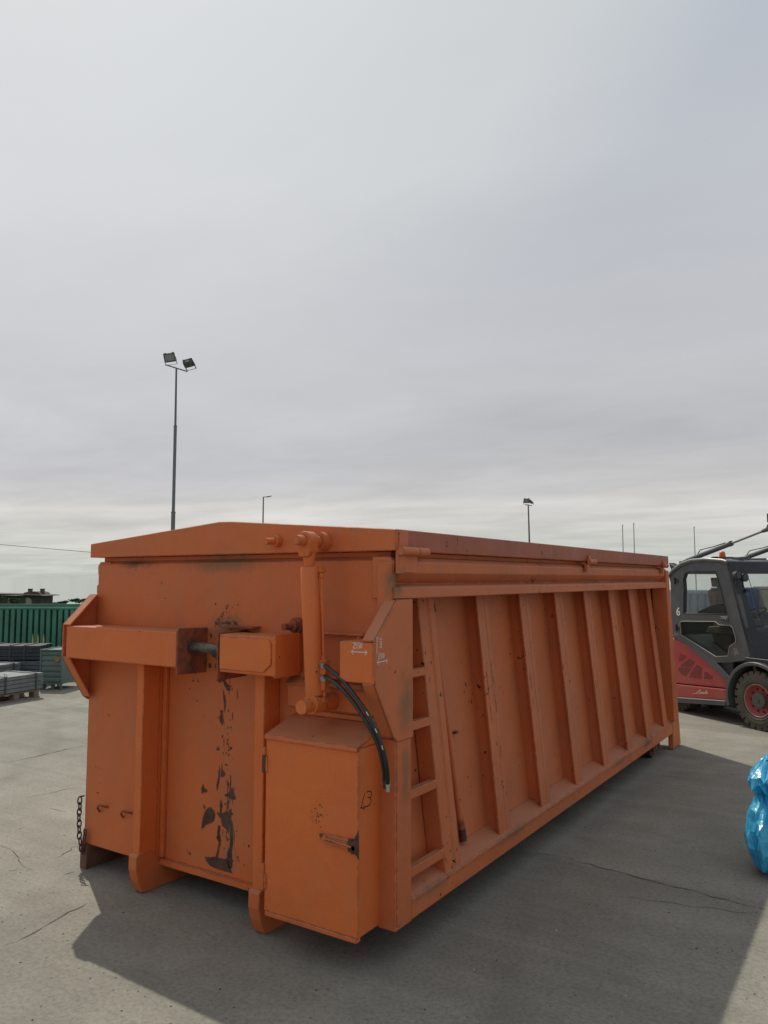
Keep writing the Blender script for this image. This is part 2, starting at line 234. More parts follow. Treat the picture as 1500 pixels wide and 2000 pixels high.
# ------------------------------------------------------------------ mesh builder
class MB:
    def __init__(s, scale=1.0, M=None):
        s.v = []; s.f = []; s.mi = []; s.sm = []; s.k = scale; s.M = M
    def add(s, vs, fs, mi=0, smooth=False):
        o = len(s.v)
        for p in vs:
            p = Vector(p)*s.k
            if s.M is not None: p = s.M @ p
            s.v.append(p)
        for f in fs: s.f.append([i+o for i in f]); s.mi.append(mi); s.sm.append(smooth)
        return s
    def box(s, x0, x1, y0, y1, z0, z1, mi=0):
        vs = [(x, y, z) for z in (z0, z1) for y in (y0, y1) for x in (x0, x1)]
        return s.add(vs, [(0, 2, 3, 1), (4, 5, 7, 6), (0, 1, 5, 4), (2, 6, 7, 3), (0, 4, 6, 2), (1, 3, 7, 5)], mi)
    def prism(s, pts, axis, a, b, mi=0):
        """polygon pts in the two other axes (order x,y,z without axis), extruded a..b"""
        def mk(p, t):
            return {'x': (t, p[0], p[1]), 'y': (p[0], t, p[1]), 'z': (p[0], p[1], t)}[axis]
        n = len(pts); vs = [mk(p, a) for p in pts]+[mk(p, b) for p in pts]
        fs = [tuple(range(n))[::-1], tuple(range(n, 2*n))]+[(i, (i+1) % n, (i+1) % n+n, i+n) for i in range(n)]
        return s.add(vs, fs, mi)
    def hexa(s, q, mi=0):
        return s.add(q, [(0, 3, 2, 1), (4, 5, 6, 7), (0, 1, 5, 4), (1, 2, 6, 5), (2, 3, 7, 6), (3, 0, 4, 7)], mi)
    def tube(s, pts, r, n=12, mi=0, caps=True, smooth=True):
        pts = [Vector(p) for p in pts]; rs = r if isinstance(r, (list, tuple)) else [r]*len(pts)
        vs = []; prev = None
        for i, p in enumerate(pts):
            d = (pts[min(i+1, len(pts)-1)]-pts[max(i-1, 0)]).normalized()
            if prev is None:
                u = d.orthogonal().normalized()
            else:
                u = (prev-d*prev.dot(d)).normalized()
            prev = u; w = d.cross(u)
            for k in range(n):
                a = 2*math.pi*k/n; vs.append(p+(u*math.cos(a)+w*math.sin(a))*rs[i])
        fs = []
        for i in range(len(pts)-1):
            for k in range(n): fs.append((i*n+k, i*n+(k+1) % n, (i+1)*n+(k+1) % n, (i+1)*n+k))
        s.add(vs, fs, mi, smooth)
        if caps:
            s.add(vs[:n], [tuple(range(n))[::-1]], mi); s.add(vs[-n:], [tuple(range(n))], mi)
        return s
    def build(s, name, mats, parent=None, bevel=0.0, seg=1):
        me = bpy.data.meshes.new(name); me.from_pydata([tuple(p) for p in s.v], [], s.f)
        if not isinstance(mats, (list, tuple)): mats = [mats]
        for m in mats: me.materials.append(m)
        for p, mi, sm in zip(me.polygons, s.mi, s.sm): p.material_index = mi; p.use_smooth = sm
        bm = bmesh.new(); bm.from_mesh(me)
        bmesh.ops.recalc_face_normals(bm, faces=bm.faces); bm.to_mesh(me); bm.free()
        me.update()
        o = bpy.data.objects.new(name, me); COL.objects.link(o)
        if parent: o.parent = parent
        if bevel:
            md = o.modifiers.new('bevel', 'BEVEL'); md.width = bevel; md.segments = seg; md.limit_method = 'ANGLE'; md.angle_limit = R(40)
        return o
def bez(p0, p1, p2, p3, n=20):
    p0, p1, p2, p3 = map(Vector, (p0, p1, p2, p3)); o = []
    for i in range(n+1):
        t = i/n; o.append(p0*(1-t)**3+p1*3*t*(1-t)**2+p2*3*t*t*(1-t)+p3*t**3)
    return o
def spline(P_, n=6):
    P_ = [Vector(p) for p in P_]; P_ = [P_[0]*2-P_[1]]+P_+[P_[-1]*2-P_[-2]]; o = []
    for i in range(1, len(P_)-2):
        for j in range(n):
            t = j/n; o.append(.5*((2*P_[i])+(P_[i+1]-P_[i-1])*t+(2*P_[i-1]-5*P_[i]+4*P_[i+1]-P_[i+2])*t*t+(3*P_[i]-P_[i-1]-3*P_[i+1]+P_[i+2])*t**3))
    o.append(P_[-2]); return o
def thing(name, label, cat, location=(0, 0, 0), rz=0.0, group=None):
    o = bpy.data.objects.new(name, None); COL.objects.link(o); o.location = location; o.rotation_euler = (0, 0, rz)
    o['label'] = label; o['category'] = cat
    if group: o['group'] = group
    o.empty_display_size = 0.1
    return o
def tag(o, label, cat, group=None, kind=None):
    o['label'] = label; o['category'] = cat
    if group: o['group'] = group
    if kind: o['kind'] = kind
    return o
def copy_tree(o, parent=None):
    c = o.copy(); COL.objects.link(c); c.parent = parent
    for ch in list(o.children): copy_tree(ch, c)
    return c
def plate(mb, outer, holes, f, th, mi=0):
    """flat plate with holes; f maps (u,v,t)->xyz, t in 0..th"""
    bm = bmesh.new(); es = []
    for loop in [outer]+list(holes):
        vs = [bm.verts.new((u, v, 0)) for u, v in loop]
        for i in range(len(vs)): es.append(bm.edges.new((vs[i], vs[(i+1) % len(vs)])))
    bmesh.ops.triangle_fill(bm, edges=es, use_beauty=True)
    bm.verts.index_update()
    pts = [(v.co.x, v.co.y) for v in bm.verts]; tris = [tuple(v.index for v in fc.verts) for fc in bm.faces]; bm.free()
    n = len(pts)
    mb.add([f(u, v, 0) for u, v in pts]+[f(u, v, th) for u, v in pts], tris+[tuple(i+n for i in t)[::-1] for t in tris], mi)
    for loop in [outer]+list(holes):
        m = len(loop)
        mb.add([f(u, v, 0) for u, v in loop]+[f(u, v, th) for u, v in loop], [(i, (i+1) % m, (i+1) % m+m, i+m) for i in range(m)], mi)
def ribbon(mb, pts, w, f, mi=0):
    """stroke of width w along 2-D pts, mapped by f(u,v)->xyz"""
    vs = []; n = len(pts)
    for i, p in enumerate(pts):
        a = pts[max(i-1, 0)]; b = pts[min(i+1, n-1)]
        dx, dy = b[0]-a[0], b[1]-a[1]; l = math.hypot(dx, dy) or 1
        ww = w[i] if isinstance(w, (list, tuple)) else w
        vs.append(f(p[0]-dy/l*ww/2, p[1]+dx/l*ww/2)); vs.append(f(p[0]+dy/l*ww/2, p[1]-dx/l*ww/2))
    mb.add(vs, [(2*i, 2*i+1, 2*i+3, 2*i+2) for i in range(n-1)], mi)

# ------------------------------------------------------------------ ground
def ground_material():
    m = bpy.data.materials.new('worn_concrete'); m.use_nodes = True; nt = m.node_tree
    p = nt.nodes['Principled BSDF']; geo = N(nt, 'ShaderNodeNewGeometry'); P = geo.outputs['Position']
    a = N(nt, 'ShaderNodeTexNoise', i_Scale=0.45, i_Detail=6.0, i_Roughness=0.62, i_Distortion=0.6); nt.links.new(P, a.inputs['Vector'])
    ra = ramp(nt, [(0.30, (.222, .212, .174)), (0.52, (.258, .246, .203)), (0.75, (.295, .281, .234))]); nt.links.new(a.outputs[0], ra.inputs[0]); c = ra.outputs[0]
    # darker patches of old stain
    s = N(nt, 'ShaderNodeTexNoise', i_Scale=2.4, i_Detail=7.0, i_Roughness=0.7); nt.links.new(P, s.inputs['Vector'])
    rs = ramp(nt, [(0.42, (0, 0, 0)), (0.72, (1, 1, 1))]); nt.links.new(s.outputs[0], rs.inputs[0])
    c = mixc(nt, math_n(nt, 'MULTIPLY', rs.outputs[0], 0.55), c, (.165, .155, .125))
    # sand-grain mottling
    g = N(nt, 'ShaderNodeTexNoise', i_Scale=40.0, i_Detail=6.0, i_Roughness=0.75); nt.links.new(P, g.inputs['Vector'])
    rg = ramp(nt, [(0.30, (.68, .68, .68)), (0.50, (1, 1, 1)), (0.72, (1.24, 1.24, 1.24))]); nt.links.new(g.outputs[0], rg.inputs[0])
    c = mixc(nt, 1.0, c, rg.outputs[0], 'MULTIPLY')
    # exposed aggregate: pale and dark stones
    v = N(nt, 'ShaderNodeTexVoronoi', i_Scale=38.0); nt.links.new(P, v.inputs['Vector'])
    rv = ramp(nt, [(0.09, (1, 1, 1)), (0.14, (0, 0, 0))]); nt.links.new(v.outputs['Distance'], rv.inputs[0])
    sc = N(nt, 'ShaderNodeSeparateColor'); nt.links.new(v.outputs['Color'], sc.inputs[0])
    pale = math_n(nt, 'MULTIPLY', math_n(nt, 'GREATER_THAN', sc.outputs[0], 0.90), rv.outputs[0])
    dark = math_n(nt, 'MULTIPLY', math_n(nt, 'LESS_THAN', sc.outputs[1], 0.12), rv.outputs[0])
    c = mixc(nt, math_n(nt, 'MULTIPLY', pale, 0.75), c, (.42, .40, .36))
    c = mixc(nt, math_n(nt, 'MULTIPLY', dark, 0.7), c, (.085, .078, .068))
    # scattered larger dark flecks
    v2 = N(nt, 'ShaderNodeTexVoronoi', i_Scale=5.5); nt.links.new(P, v2.inputs['Vector'])
    rv2 = ramp(nt, [(0.035, (1, 1, 1)), (0.055, (0, 0, 0))]); nt.links.new(v2.outputs['Distance'], rv2.inputs[0])
    c = mixc(nt, math_n(nt, 'MULTIPLY', rv2.outputs[0], 0.6), c, (.09, .082, .07))
    # rubbed tyre arcs further out: long soft bands
    mp = N(nt, 'ShaderNodeMapping'); mp.inputs['Rotation'].default_value = (0, 0, R(-20)); mp.inputs['Scale'].default_value = (0.12, 1.6, 1); nt.links.new(P, mp.inputs[0])
    t = N(nt, 'ShaderNodeTexNoise', i_Scale=1.0, i_Detail=5.0, i_Roughness=0.6, i_Distortion=0.8); nt.links.new(mp.outputs[0], t.inputs['Vector'])
    rt = ramp(nt, [(0.42, (.90, .90, .90)), (0.60, (1.07, 1.07, 1.07))]); nt.links.new(t.outputs[0], rt.inputs[0])
    c = mixc(nt, 1.0, c, rt.outputs[0], 'MULTIPLY')
    # faint curved wheel tracks and a few old oil stains
    for (cc, rad, wd_, am) in (((-14.0, -6.5, 0), 11.6, .16, .16), ((-14.0, -6.5, 0), 13.2, .20, .14), ((9.0, 3.0, 0), 7.3, .14, .13), ((9.0, 3.0, 0), 8.9, .16, .12)):
        ds = N(nt, 'ShaderNodeVectorMath', operation='DISTANCE'); nt.links.new(P, ds.inputs[0]); ds.inputs[1].default_value = cc
        dv = math_n(nt, 'ABSOLUTE', math_n(nt, 'ADD', math_n(nt, 'SUBTRACT', ds.outputs['Value'], rad), math_n(nt, 'MULTIPLY', math_n(nt, 'SUBTRACT', a.outputs[0], .5), .5)))
        mr = N(nt, 'ShaderNodeMapRange', clamp=True); mr.inputs[1].default_value = wd_; mr.inputs[2].default_value = wd_*.3; nt.links.new(dv, mr.inputs[0])
        c = mixc(nt, math_n(nt, 'MULTIPLY', mr.outputs[0], math_n(nt, 'MULTIPLY', s.outputs[0], am*2)), c, (.09, .083, .07))
    for (cc, rad, am) in (((-1.2, -1.6, 0), .22, .35), ((1.9, .9, 0), .16, .4), ((.9, -.3, 0), .10, .45), ((-2.9, -.9, 0), .13, .3), ((1.0, 3.2, 0), .3, .3), ((-5.0, 2.2, 0), .3, .3)):
        ds = N(nt, 'ShaderNodeVectorMath', operation='DISTANCE'); nt.links.new(P, ds.inputs[0]); ds.inputs[1].default_value = cc
        dv = math_n(nt, 'ADD', ds.outputs['Value'], math_n(nt, 'MULTIPLY', math_n(nt, 'SUBTRACT', s.outputs[0], .5), rad*3.2))
        mr = N(nt, 'ShaderNodeMapRange', clamp=True); mr.inputs[1].default_value = rad; mr.inputs[2].default_value = rad*.2; nt.links.new(dv, mr.inputs[0])
        c = mixc(nt, math_n(nt, 'MULTIPLY', mr.outputs[0], am), c, (.10, .092, .078))
    # fields and dry grass beyond the yard
    vl = N(nt, 'ShaderNodeVectorMath', operation='LENGTH'); nt.links.new(P, vl.inputs[0])
    far = N(nt, 'ShaderNodeMapRange', clamp=True); far.inputs[1].default_value = 48; far.inputs[2].default_value = 60; nt.links.new(vl.outputs['Value'], far.inputs[0])
    fn = N(nt, 'ShaderNodeTexNoise', i_Scale=0.02, i_Detail=4.0); nt.links.new(P, fn.inputs['Vector'])
    fr = ramp(nt, [(0.35, (.075, .10, .035)), (0.65, (.20, .185, .08))]); nt.links.new(fn.outputs[0], fr.inputs[0])
    c = mixc(nt, far.outputs[0], c, fr.outputs[0])
    nt.links.new(c, p.inputs['Base Color'])
    p.inputs['Roughness'].default_value = 0.88; p.inputs['Specular IOR Level'].default_value = 0.3
    h = math_n(nt, 'ADD', math_n(nt, 'MULTIPLY', g.outputs[0], 0.55), math_n(nt, 'MULTIPLY', a.outputs[0], 0.6))
    h = math_n(nt, 'ADD', h, math_n(nt, 'MULTIPLY', rv.outputs[0], 0.12))
    b = N(nt, 'ShaderNodeBump', i_Strength=0.55, i_Distance=0.012); nt.links.new(h, b.inputs['Height']); nt.links.new(b.outputs[0], p.inputs['Normal'])
    return m
GND = ground_material()
CRK = mat('crack_dirt', (0.100, 0.090, 0.072), 0.95, var=0.4, vscale=25)
SLOPE = 0.033
def gz(r): return 0.0 if r < 45 else -(r-45)*SLOPE
g = MB()
rings = [0, 4, 8, 14, 22, 32, 45, 60, 90, 140, 220, 350, 600, 1000, 1800, 3200]
na = 72; vs = [(CAM.x, CAM.y, 0)]
for r_ in rings[1:]:
    for k in range(na):
        a = 2*math.pi*k/na; vs.append((CAM.x+r_*math.cos(a), CAM.y+r_*math.sin(a), gz(r_)))
fs = [(0, 1+k, 1+(k+1) % na) for k in range(na)]
for i in range(len(rings)-2):
    o = 1+i*na
    for k in range(na): fs.append((o+k, o+na+k, o+na+(k+1) % na, o+(k+1) % na))
g.add(vs, fs, 0)
rc = random.Random(3)
for ci, cr in enumerate(CRACKS):
    # subdivide and jitter each crack line
    pts = []
    for (a, b) in zip(cr[:-1], cr[1:]):
        L_ = math.dist(a, b); n = max(2, int(L_/0.05))
        if n > 60: n = 60
        for i in range(n): pts.append((a[0]+(b[0]-a[0])*i/n+rc.uniform(-1, 1)*0.007+noise.noise(Vector((a[0]+i*.35, ci*7.1, 0)))*.035, a[1]+(b[1]-a[1])*i/n+rc.uniform(-1, 1)*0.007+noise.noise(Vector((a[1]+i*.35, ci*3.3, 5)))*.035))
    pts.append(cr[-1])
    base = {0: 0.009, 1: 0.006, 2: 0.008, 3: 0.014, 4: 0.010, 5: 0.010}.get(ci, 0.006)
    ws = [max(0.002, base*rc.uniform(0.1, 1.3)*min(1, 0.15+4*min(i, len(pts)-1-i)/len(pts))) for i in range(len(pts))]
    ribbon(g, pts, ws, lambda u, v: (u, v, 0.003), 1)
go = g.build('ground', [GND, CRK]); go['kind'] = 'structure'

# ================================================================== THE ORANGE ROLL-OFF CONTAINER
S = 1.045   # every number below is in units of 1.045 m
CT = thing('roll_off_container', 'large orange hook-lift container with ribbed sides and hinged lid, standing on the yard', 'container')
def K(): return MB(S)
def part(mb, name, m=ORG, bevel=0.004, parent=CT, label=None, seg=1):
    o = mb.build(name, m, parent, bevel, seg)
    if label: o['label'] = label
    return o
Wd = 2.44
def rearY(z): return 6.10-0.165*z          # rear end leans in towards the top
def xr(z): return -0.02-0.10*(z-0.28)      # outer face of ribs
def xp(z): return xr(z)-0.098              # side sheet between ribs
# front wall sheet with real rust patches lying on it
b = K()
b.box(-2.415, -0.06, 0.03, 0.06, 1.372, 1.995)
b.box(-2.40, -.77, .080, .105, .150, 1.40); b.box(-.80, -.06, .03, .0795, .165, 1.3715); b.box(-1.80, -.80, .0605, .0795, 1.372, 1.40)
fy = lambda z: 0.03 if z > 1.372 else 0.08
b.prism([(0.03, 1.995), (0.06, 1.995), (0.085, 2.02), (0.075, 2.025)], 'x', -2.38, -0.08)
b.box(-2.435, -1.78, 0.0, 0.028, 0.16, 1.40)
b.box(-1.78, -0.85, 0.055, 0.0795, 0.135, 0.172)
rp = random.Random(11)
def patch(mb, pts, y):
    # ragged outline: subdivide and jitter
    o = []
    n = len(pts)
    for i in range(n):
        a, c = pts[i], pts[(i+1) % n]; L_ = math.dist(a, c); k = max(1, int(L_/0.012))
        for j in range(k):
            t = j/k; o.append((a[0]+(c[0]-a[0])*t+rp.uniform(-1, 1)*0.0022, a[1]+(c[1]-a[1])*t+rp.uniform(-1, 1)*0.0022))
    plate(mb, o, [], lambda u, v, t: (u, y-t, v), 0.0012, 1)
for pl in RUSTPTS:
    mx_ = sum(p[0] for p in pl)/len(pl); mz_ = sum(p[1] for p in pl)/len(pl); sz = max(math.dist(p, (mx_, mz_)) for p in pl)
    if sz > .022:
        g_ = .0065
        hal = []
        for p in pl:
            d_ = math.dist(p, (mx_, mz_)) or 1; hal.append((p[0]+(p[0]-mx_)/d_*g_*rp.uniform(.1, 1.4), p[1]+(p[1]-mz_)/d_*g_*rp.uniform(.1, 1.4)))
        plate(b, hal, [], lambda u, v, t: (u, fy(mz_)-.0006-t, v), 0.0008, 3)
    try: patch(b, pl, fy(mz_)-.0012)
    except Exception as e: print('patch', e)
for i in range(45):
    x = rp.gauss(-1.215, 0.022); z = rp.choice([rp.uniform(0.25, 0.75), rp.uniform(0.25, 1.36)]); h_ = rp.uniform(.006, .035); w_ = rp.uniform(.0012, .0035)
    plate(b, [(x, z-h_), (x+w_, z-h_*.3), (x+w_*.6, z+h_*.5), (x-.001, z+h_), (x-w_, z+h_*.2), (x-w_*.7, z-h_*.5)], [], lambda u, v, t: (u, fy(z)-.0012-t, v), 0.0009, rp.choice((1, 1, 3)))
for i in range(90):
    x = rp.gauss(-1.215, 0.042); z = rp.choice([rp.uniform(0.25, 0.7), rp.uniform(0.25, 1.35), rp.uniform(1.55, 1.75)])
    r_ = rp.uniform(0.0015, 0.007)
    pts = [(x+math.cos(a)*r_*rp.uniform(.5, 1.3), z+math.sin(a)*r_*rp.uniform(.5, 1.8)) for a in [k*math.pi/3 for k in range(6)]]
    plate(b, pts, [], lambda u, v, t: (u, fy(z)-.0012-t, v), 0.0010, 1)
# scratches to bare metal beside the patches
for (x, z, dx, dz) in [(-1.262, 1.65, .003, -.07), (-1.20, 0.46, .006, -.13), (-1.258, .93, -.004, -.10), (-1.17, .44, .012, -.14), (-1.225, 1.56, .002, -.06), (-1.24, 1.57, -.002, -.05), (-1.26, 1.05, .004, -.06), (-1.15, .33, .0, -.08)]:
    ribbon(b, [(x, z), (x+dx*.5+.002, z+dz*.5), (x+dx, z+dz)], [.001, .004, .001], lambda u, v: (u, fy(z)-.003, v), 2)
part(b, 'front_wall', [ORG, RUST, mat('bare_primer', (0.42, 0.26, 0.17), 0.7), mat('rust_halo', (0.30, 0.105, 0.055), 0.8, var=.35, vscale=60)], 0)
# side walls, ribs and rails, right (seen) and left
RIBY = [1.28, 1.98, 2.69, 3.40, 4.12, 4.80, 5.50]
def side(mx):
    f = (lambda x: x) if mx > 0 else (lambda x: -Wd-x)
    yr0, yr1 = rearY(0.30), rearY(1.80)
    b = K()
    z0, z1 = 0.30, 1.80
    ny_, nz_ = 110, 14; vs_ = []
    for j in range(nz_+1):
        z = z0+(z1-z0)*j/nz_
        for i in range(ny_+1):
            y = .04+(rearY(z)-.04)*i/ny_
            edge = min(1, 4*min(j, nz_-j)/nz_)
            bow = min([abs(y-(r_+.06)) for r_ in [.58]+[q+.0 for q in RIBY]])
            dx = edge*min(1, bow/.25)*(-.010+.016*noise.noise(Vector((mx*5, y*1.1, z*1.3))))
            vs_.append((f(xp(z)+.001+dx), y, z))
    b.add(vs_, [(j*(ny_+1)+i, j*(ny_+1)+i+1, (j+1)*(ny_+1)+i+1, (j+1)*(ny_+1)+i) for j in range(nz_) for i in range(ny_)], 0, True)
    for (za, zb) in ((z0, z1),):
        b.hexa([(f(xp(za)-.05), .11, za), (f(xp(za)-.03), .11, za), (f(xp(za)-.03), rearY(za), za), (f(xp(za)-.05), rearY(za), za),
                (f(xp(zb)-.05), .11, zb), (f(xp(zb)-.03), .11, zb), (f(xp(zb)-.03), rearY(zb), zb), (f(xp(zb)-.05), rearY(zb), zb)])
    part(b, 'side_wall', ORG2, 0)
    for i, y in enumerate(RIBY):
        b = K(); w = 0.16
        # welded T section: web standing on the sheet, wide flange with a shallow groove
        prof = [(0.005, -.1), (0.005, .88), (-0.020, .88), (-0.020, 1.0), (0.036, 1.0), (0.044, 0.955), (0.092, 0.955), (0.100, 1.0), (0.140, 1.0), (0.140, .88), (0.115, .88), (0.115, -.1)]
        rows = []
        for z in (0.275, 1.80):
            rows.append([(f(xp(z)-.004+(xr(z)-xp(z)+.004)*d), y+dy*1.0, z) for dy, d in prof])
        n = len(prof); vs = rows[0]+rows[1]
        fs = [(k, (k+1) % n, n+(k+1) % n, n+k) for k in range(n)]+[tuple(range(n)), tuple(range(n, 2*n))[::-1]]
        b.add(vs, fs)
        if mx > 0:
            for (y0_, z0_, y1_, z1_) in {0: [(1.30, 1.30, 1.305, 1.12), (1.305, 1.10, 1.31, .98), (1.385, 1.36, 1.39, 1.20), (1.39, 1.18, 1.395, 1.02), (1.39, .82, 1.395, .74)], 1: [(2.00, 1.22, 2.01, 1.10), (2.0, 1.04, 2.004, 1.0)], 3: [(3.42, 1.0, 3.422, .93)], 4: [(4.13, .8, 4.135, .77)]}.get(i, []):
                q = 10; pts = [(y0_+(y1_-y0_)*j/q+rp.uniform(-.003, .003), z0_+(z1_-z0_)*j/q) for j in range(q+1)]
                ribbon(b, pts, [rp.uniform(.001, .008) for _ in pts], lambda u, v: (xr(v)+.0012, u, v), 1)
        part(b, 'rib', [ORG2, RUST], 0.0)
    # wide stile at the ladder end
    b = K(); rows = []
    prof = [(0.0, 0), (0.0, 1.0), (0.055, 1.0), (0.062, 0.9), (0.115, 0.9), (0.122, 1.0), (0.185, 1.0), (0.185, 0)]
    for z, sh in ((0.275, 0.53), (1.80, 0.49)): rows.append([(f(xp(z)+(xr(z)-xp(z))*d+(0.012 if d else 0)), sh+dy, z) for dy, d in prof])
    n = len(prof); b.add(rows[0]+rows[1], [(k, k+1, n+k+1, n+k) for k in range(n-1)]+[tuple(range(n)), tuple(range(n, 2*n))[::-1], (n-1, 0, n, 2*n-1)])
    part(b, 'ladder_stile', ORG2, 0.005)
    for z in (1.38, 1.105, 0.765, 0.395):
        b = K(); x = xr(z)
        b.box(min(f(x-.03), f(x+.012)), max(f(x-.03), f(x+.012)), 0.14, 0.545, z-.026, z+.022)
        part(b, 'ladder_rung', ORG2)
    # bottom rail with sloping shelf
    b = K()
    b.prism([(f(0.0), .18), (f(0.0), .282), (f(-.02), .292), (f(-.115), .335), (f(-.13), .335), (f(-.13), .18)], 'y', 0.153, 5.97)
    b.box(min(f(-.004), f(.004)), max(f(-.004), f(.004)), 0.16, 5.60, .262, .284)
    part(b, 'bottom_rail', ORG2, 0.005)
    # top rail: two bands with a folded recess between
    b = K()
    prof = [(0.0, 1.795), (0.0, 1.850), (-.010, 1.858), (-.068, 1.872), (-.010, 1.928), (-.006, 1.985), (-.03, 2.012), (-.14, 2.012), (-.14, 1.795)]
    vs = [(f(x), 0.0 if mx > 0 else .035, z) for x, z in prof]+[(f(x), rearY(z)-.01, z) for x, z in prof]; n = len(prof)
    b.add(vs, [tuple(range(n)), tuple(range(n, 2*n))[::-1]]+[(i, (i+1) % n, (i+1) % n+n, i+n) for i in range(n)])
    part(b, 'top_rail', ORG2, 0.004)
    # rear corner post with foot
    b = K()
    def rx(z): return 0.0
    b.hexa([(f(-.05), 5.76, .01), (f(0.006), 5.76, .01), (f(0.006), rearY(0)+.01, .01), (f(-.05), rearY(0)+.01, .01),
            (f(-.05), 5.76, .30), (f(0.006), 5.76, .30), (f(0.006), rearY(.3)+.01, .30), (f(-.05), rearY(.3)+.01, .30)])
    b.hexa([(f(-.16), 5.84, .30), (f(0.006), 5.84, .30), (f(0.006), rearY(.3)+.01, .30), (f(-.16), rearY(.3)+.01, .30),
            (f(-.16), rearY(1.99)-.12, 1.99), (f(0.006), rearY(1.99)-.12, 1.99), (f(0.006), rearY(1.99)+.012, 1.99), (f(-.16), rearY(1.99)+.012, 1.99)])
    part(b, 'corner_post', ORG2, 0.006)
    # front corner post
    b = K()
    b.box(min(f(-.10), f(0.0)), max(f(-.10), f(0.004)), -0.004 if mx > 0 else .003, 0.15, .177, 1.10)
    b.box(min(f(-.0), f(0.010)), max(f(-.0), f(0.010)), 0.006, 0.052, .20, 1.09)
    if mx > 0: b.box(-.105, -.012, -0.012, 0.03, 1.10, 1.985)
    part(b, 'corner_post', ORG2, 0.005)
    # gusset plate carrying the cross beam
    b = K()
    gp = [(0.15, 1.793), (-.005, 1.793), (-.205, 1.60), (-.205, 1.39), (-.035, 1.115), (0.0, 1.09), (0.15, 1.088)]
    b.prism(gp, 'x', min(f(0.004), f(0.016)), max(f(0.004), f(0.016)))
    def fl(p, q, w=.062, t=.012):
        (ya, za), (yb, zb) = p, q; dy, dz = yb-ya, zb-za; L_ = math.hypot(dy, dz); ny, nz = dz/L_*t, -dy/L_*t
        b.hexa([(f(-w), ya, za), (f(.017), ya, za), (f(.017), yb, zb), (f(-w), yb, zb), (f(-w), ya+ny, za+nz), (f(.017), ya+ny, za+nz), (f(.017), yb+ny, zb+nz), (f(-w), yb+ny, zb+nz)])
    fl((-.205, 1.60), (-.005, 1.793)); fl((-.035, 1.115), (-.205, 1.39))
    part(b, 'gusset_plate', ORG2 if mx > 0 else ORG, 0.003)
side(1); side(-1)
# rear door, floor
b = K()
b.hexa([(-2.40, rearY(.2)-.08, .2), (-.04, rearY(.2)-.08, .2), (-.04, rearY(.2)-.02, .2), (-2.40, rearY(.2)-.02, .2),
        (-2.40, rearY(2.0)-.08, 2.0), (-.04, rearY(2.0)-.08, 2.0), (-.04, rearY(2.0)-.02, 2.0), (-2.40, rearY(2.0)-.02, 2.0)])
part(b, 'rear_door')
b = K(); b.box(-2.38, -.06, .115, 5.98, .19, .22)
for y in [0.7+0.62*i for i in range(9)]: b.box(-2.30, -.14, y, y+.06, .12, .19)
part(b, 'floor', BROWN)
# lift runners, columns
def runner(x0, x1):
    b = K()
    prof = [(-.104, .240), (-.122, .226), (-.124, .150), (-.105, .080), (-.072, .008), (-.05, .0), (.10, .0), (5.95, .0), (5.95, .15), (0.06, .15), (.0, .24)]
    b.prism(prof, 'x', x0, x1)
    part(b, 'runner', ORG, 0.004)
runner(-1.838, -1.765); runner(-.858, -.778)
for x0, x1 in ((-1.834, -1.769), (-.853, -.781)):
    b = K(); b.box(x0, x1, -.10, .028, .20, 1.392); b.box(x0+.01, x1-.004, .026, .08, .16, 1.39); b.box(x1-.002, x1+.030, .052, .0795, .18, 1.39); part(b, 'column', ORGB, 0.004)
# cross beam: left, right and end stub
b = K(); b.box(-2.425, -1.372, -.198, -.002, 1.385, 1.592); part(b, 'cross_beam', ORGB, 0.008, seg=2)
b = K(); b.box(-1.028, -.622, -.198, .028, 1.385, 1.592)
b.prism([(-1.020, 1.402), (-.700, 1.402), (-.645, 1.445), (-.645, 1.553), (-.665, 1.578), (-1.020, 1.578)], 'y', -.207, -.198)
b.box(-.624, -.612, -.208, .0, 1.375, 1.604)
part(b, 'cross_beam', ORGB, 0.006, seg=2)
b = K(); b.box(-.200, 0.002, -.198, .026, 1.392, 1.590); b.box(-.215, -.203, -.03, .026, 1.37, 1.60); part(b, 'cross_beam', ORGB, 0.006, seg=2)
b = K(); b.box(-.60, -.19, -.006, .029, 1.600, 1.612); b.box(-.60, -.19, -.012, .029, 1.37, 1.382)
b.prism([(-.03, 1.330), (.029, 1.368), (.029, 1.20), (.0, 1.20), (-.006, 1.32)], 'x', -.70, -.03)
part(b, 'back_plate', ORG)
# hook pocket: cheek plates, hook bar, small shelf
b = K(); b.prism([(-.205, 1.345), (-.205, 1.595), (-.19, 1.612), (.028, 1.606), (.028, 1.34)], 'x', -1.372, -1.358); part(b, 'hook_cheek', RUSTP, 0.002)
b = K(); b.prism([(-.208, 1.335), (-.208, 1.600), (.028, 1.606), (.028, 1.34)], 'x', -1.042, -1.030); part(b, 'hook_cheek', RUSTP, 0.002)
b = K(); b.box(-1.20, -.93, -.045, .028, 1.617, 1.626); part(b, 'hook_shelf', RUSTP, 0.001)
b = K(); b.tube([(-1.358, -.105, 1.498), (-1.30, -.105, 1.500), (-1.12, -.105, 1.496), (-1.042, -.105, 1.49)], [.028, .031, .030, .028], 14); part(b, 'hook_bar', STEELD, 0)
b = K()
for k in range(5):
    a = k/4; b.tube([(-1.150+.035*math.sin(a*3), -.115+.02*a, 1.478-a*.075), (-1.055, -.10, 1.475-a*.075)], .030-.008*a, 9)
part(b, 'grease_lump', GREASE, 0)
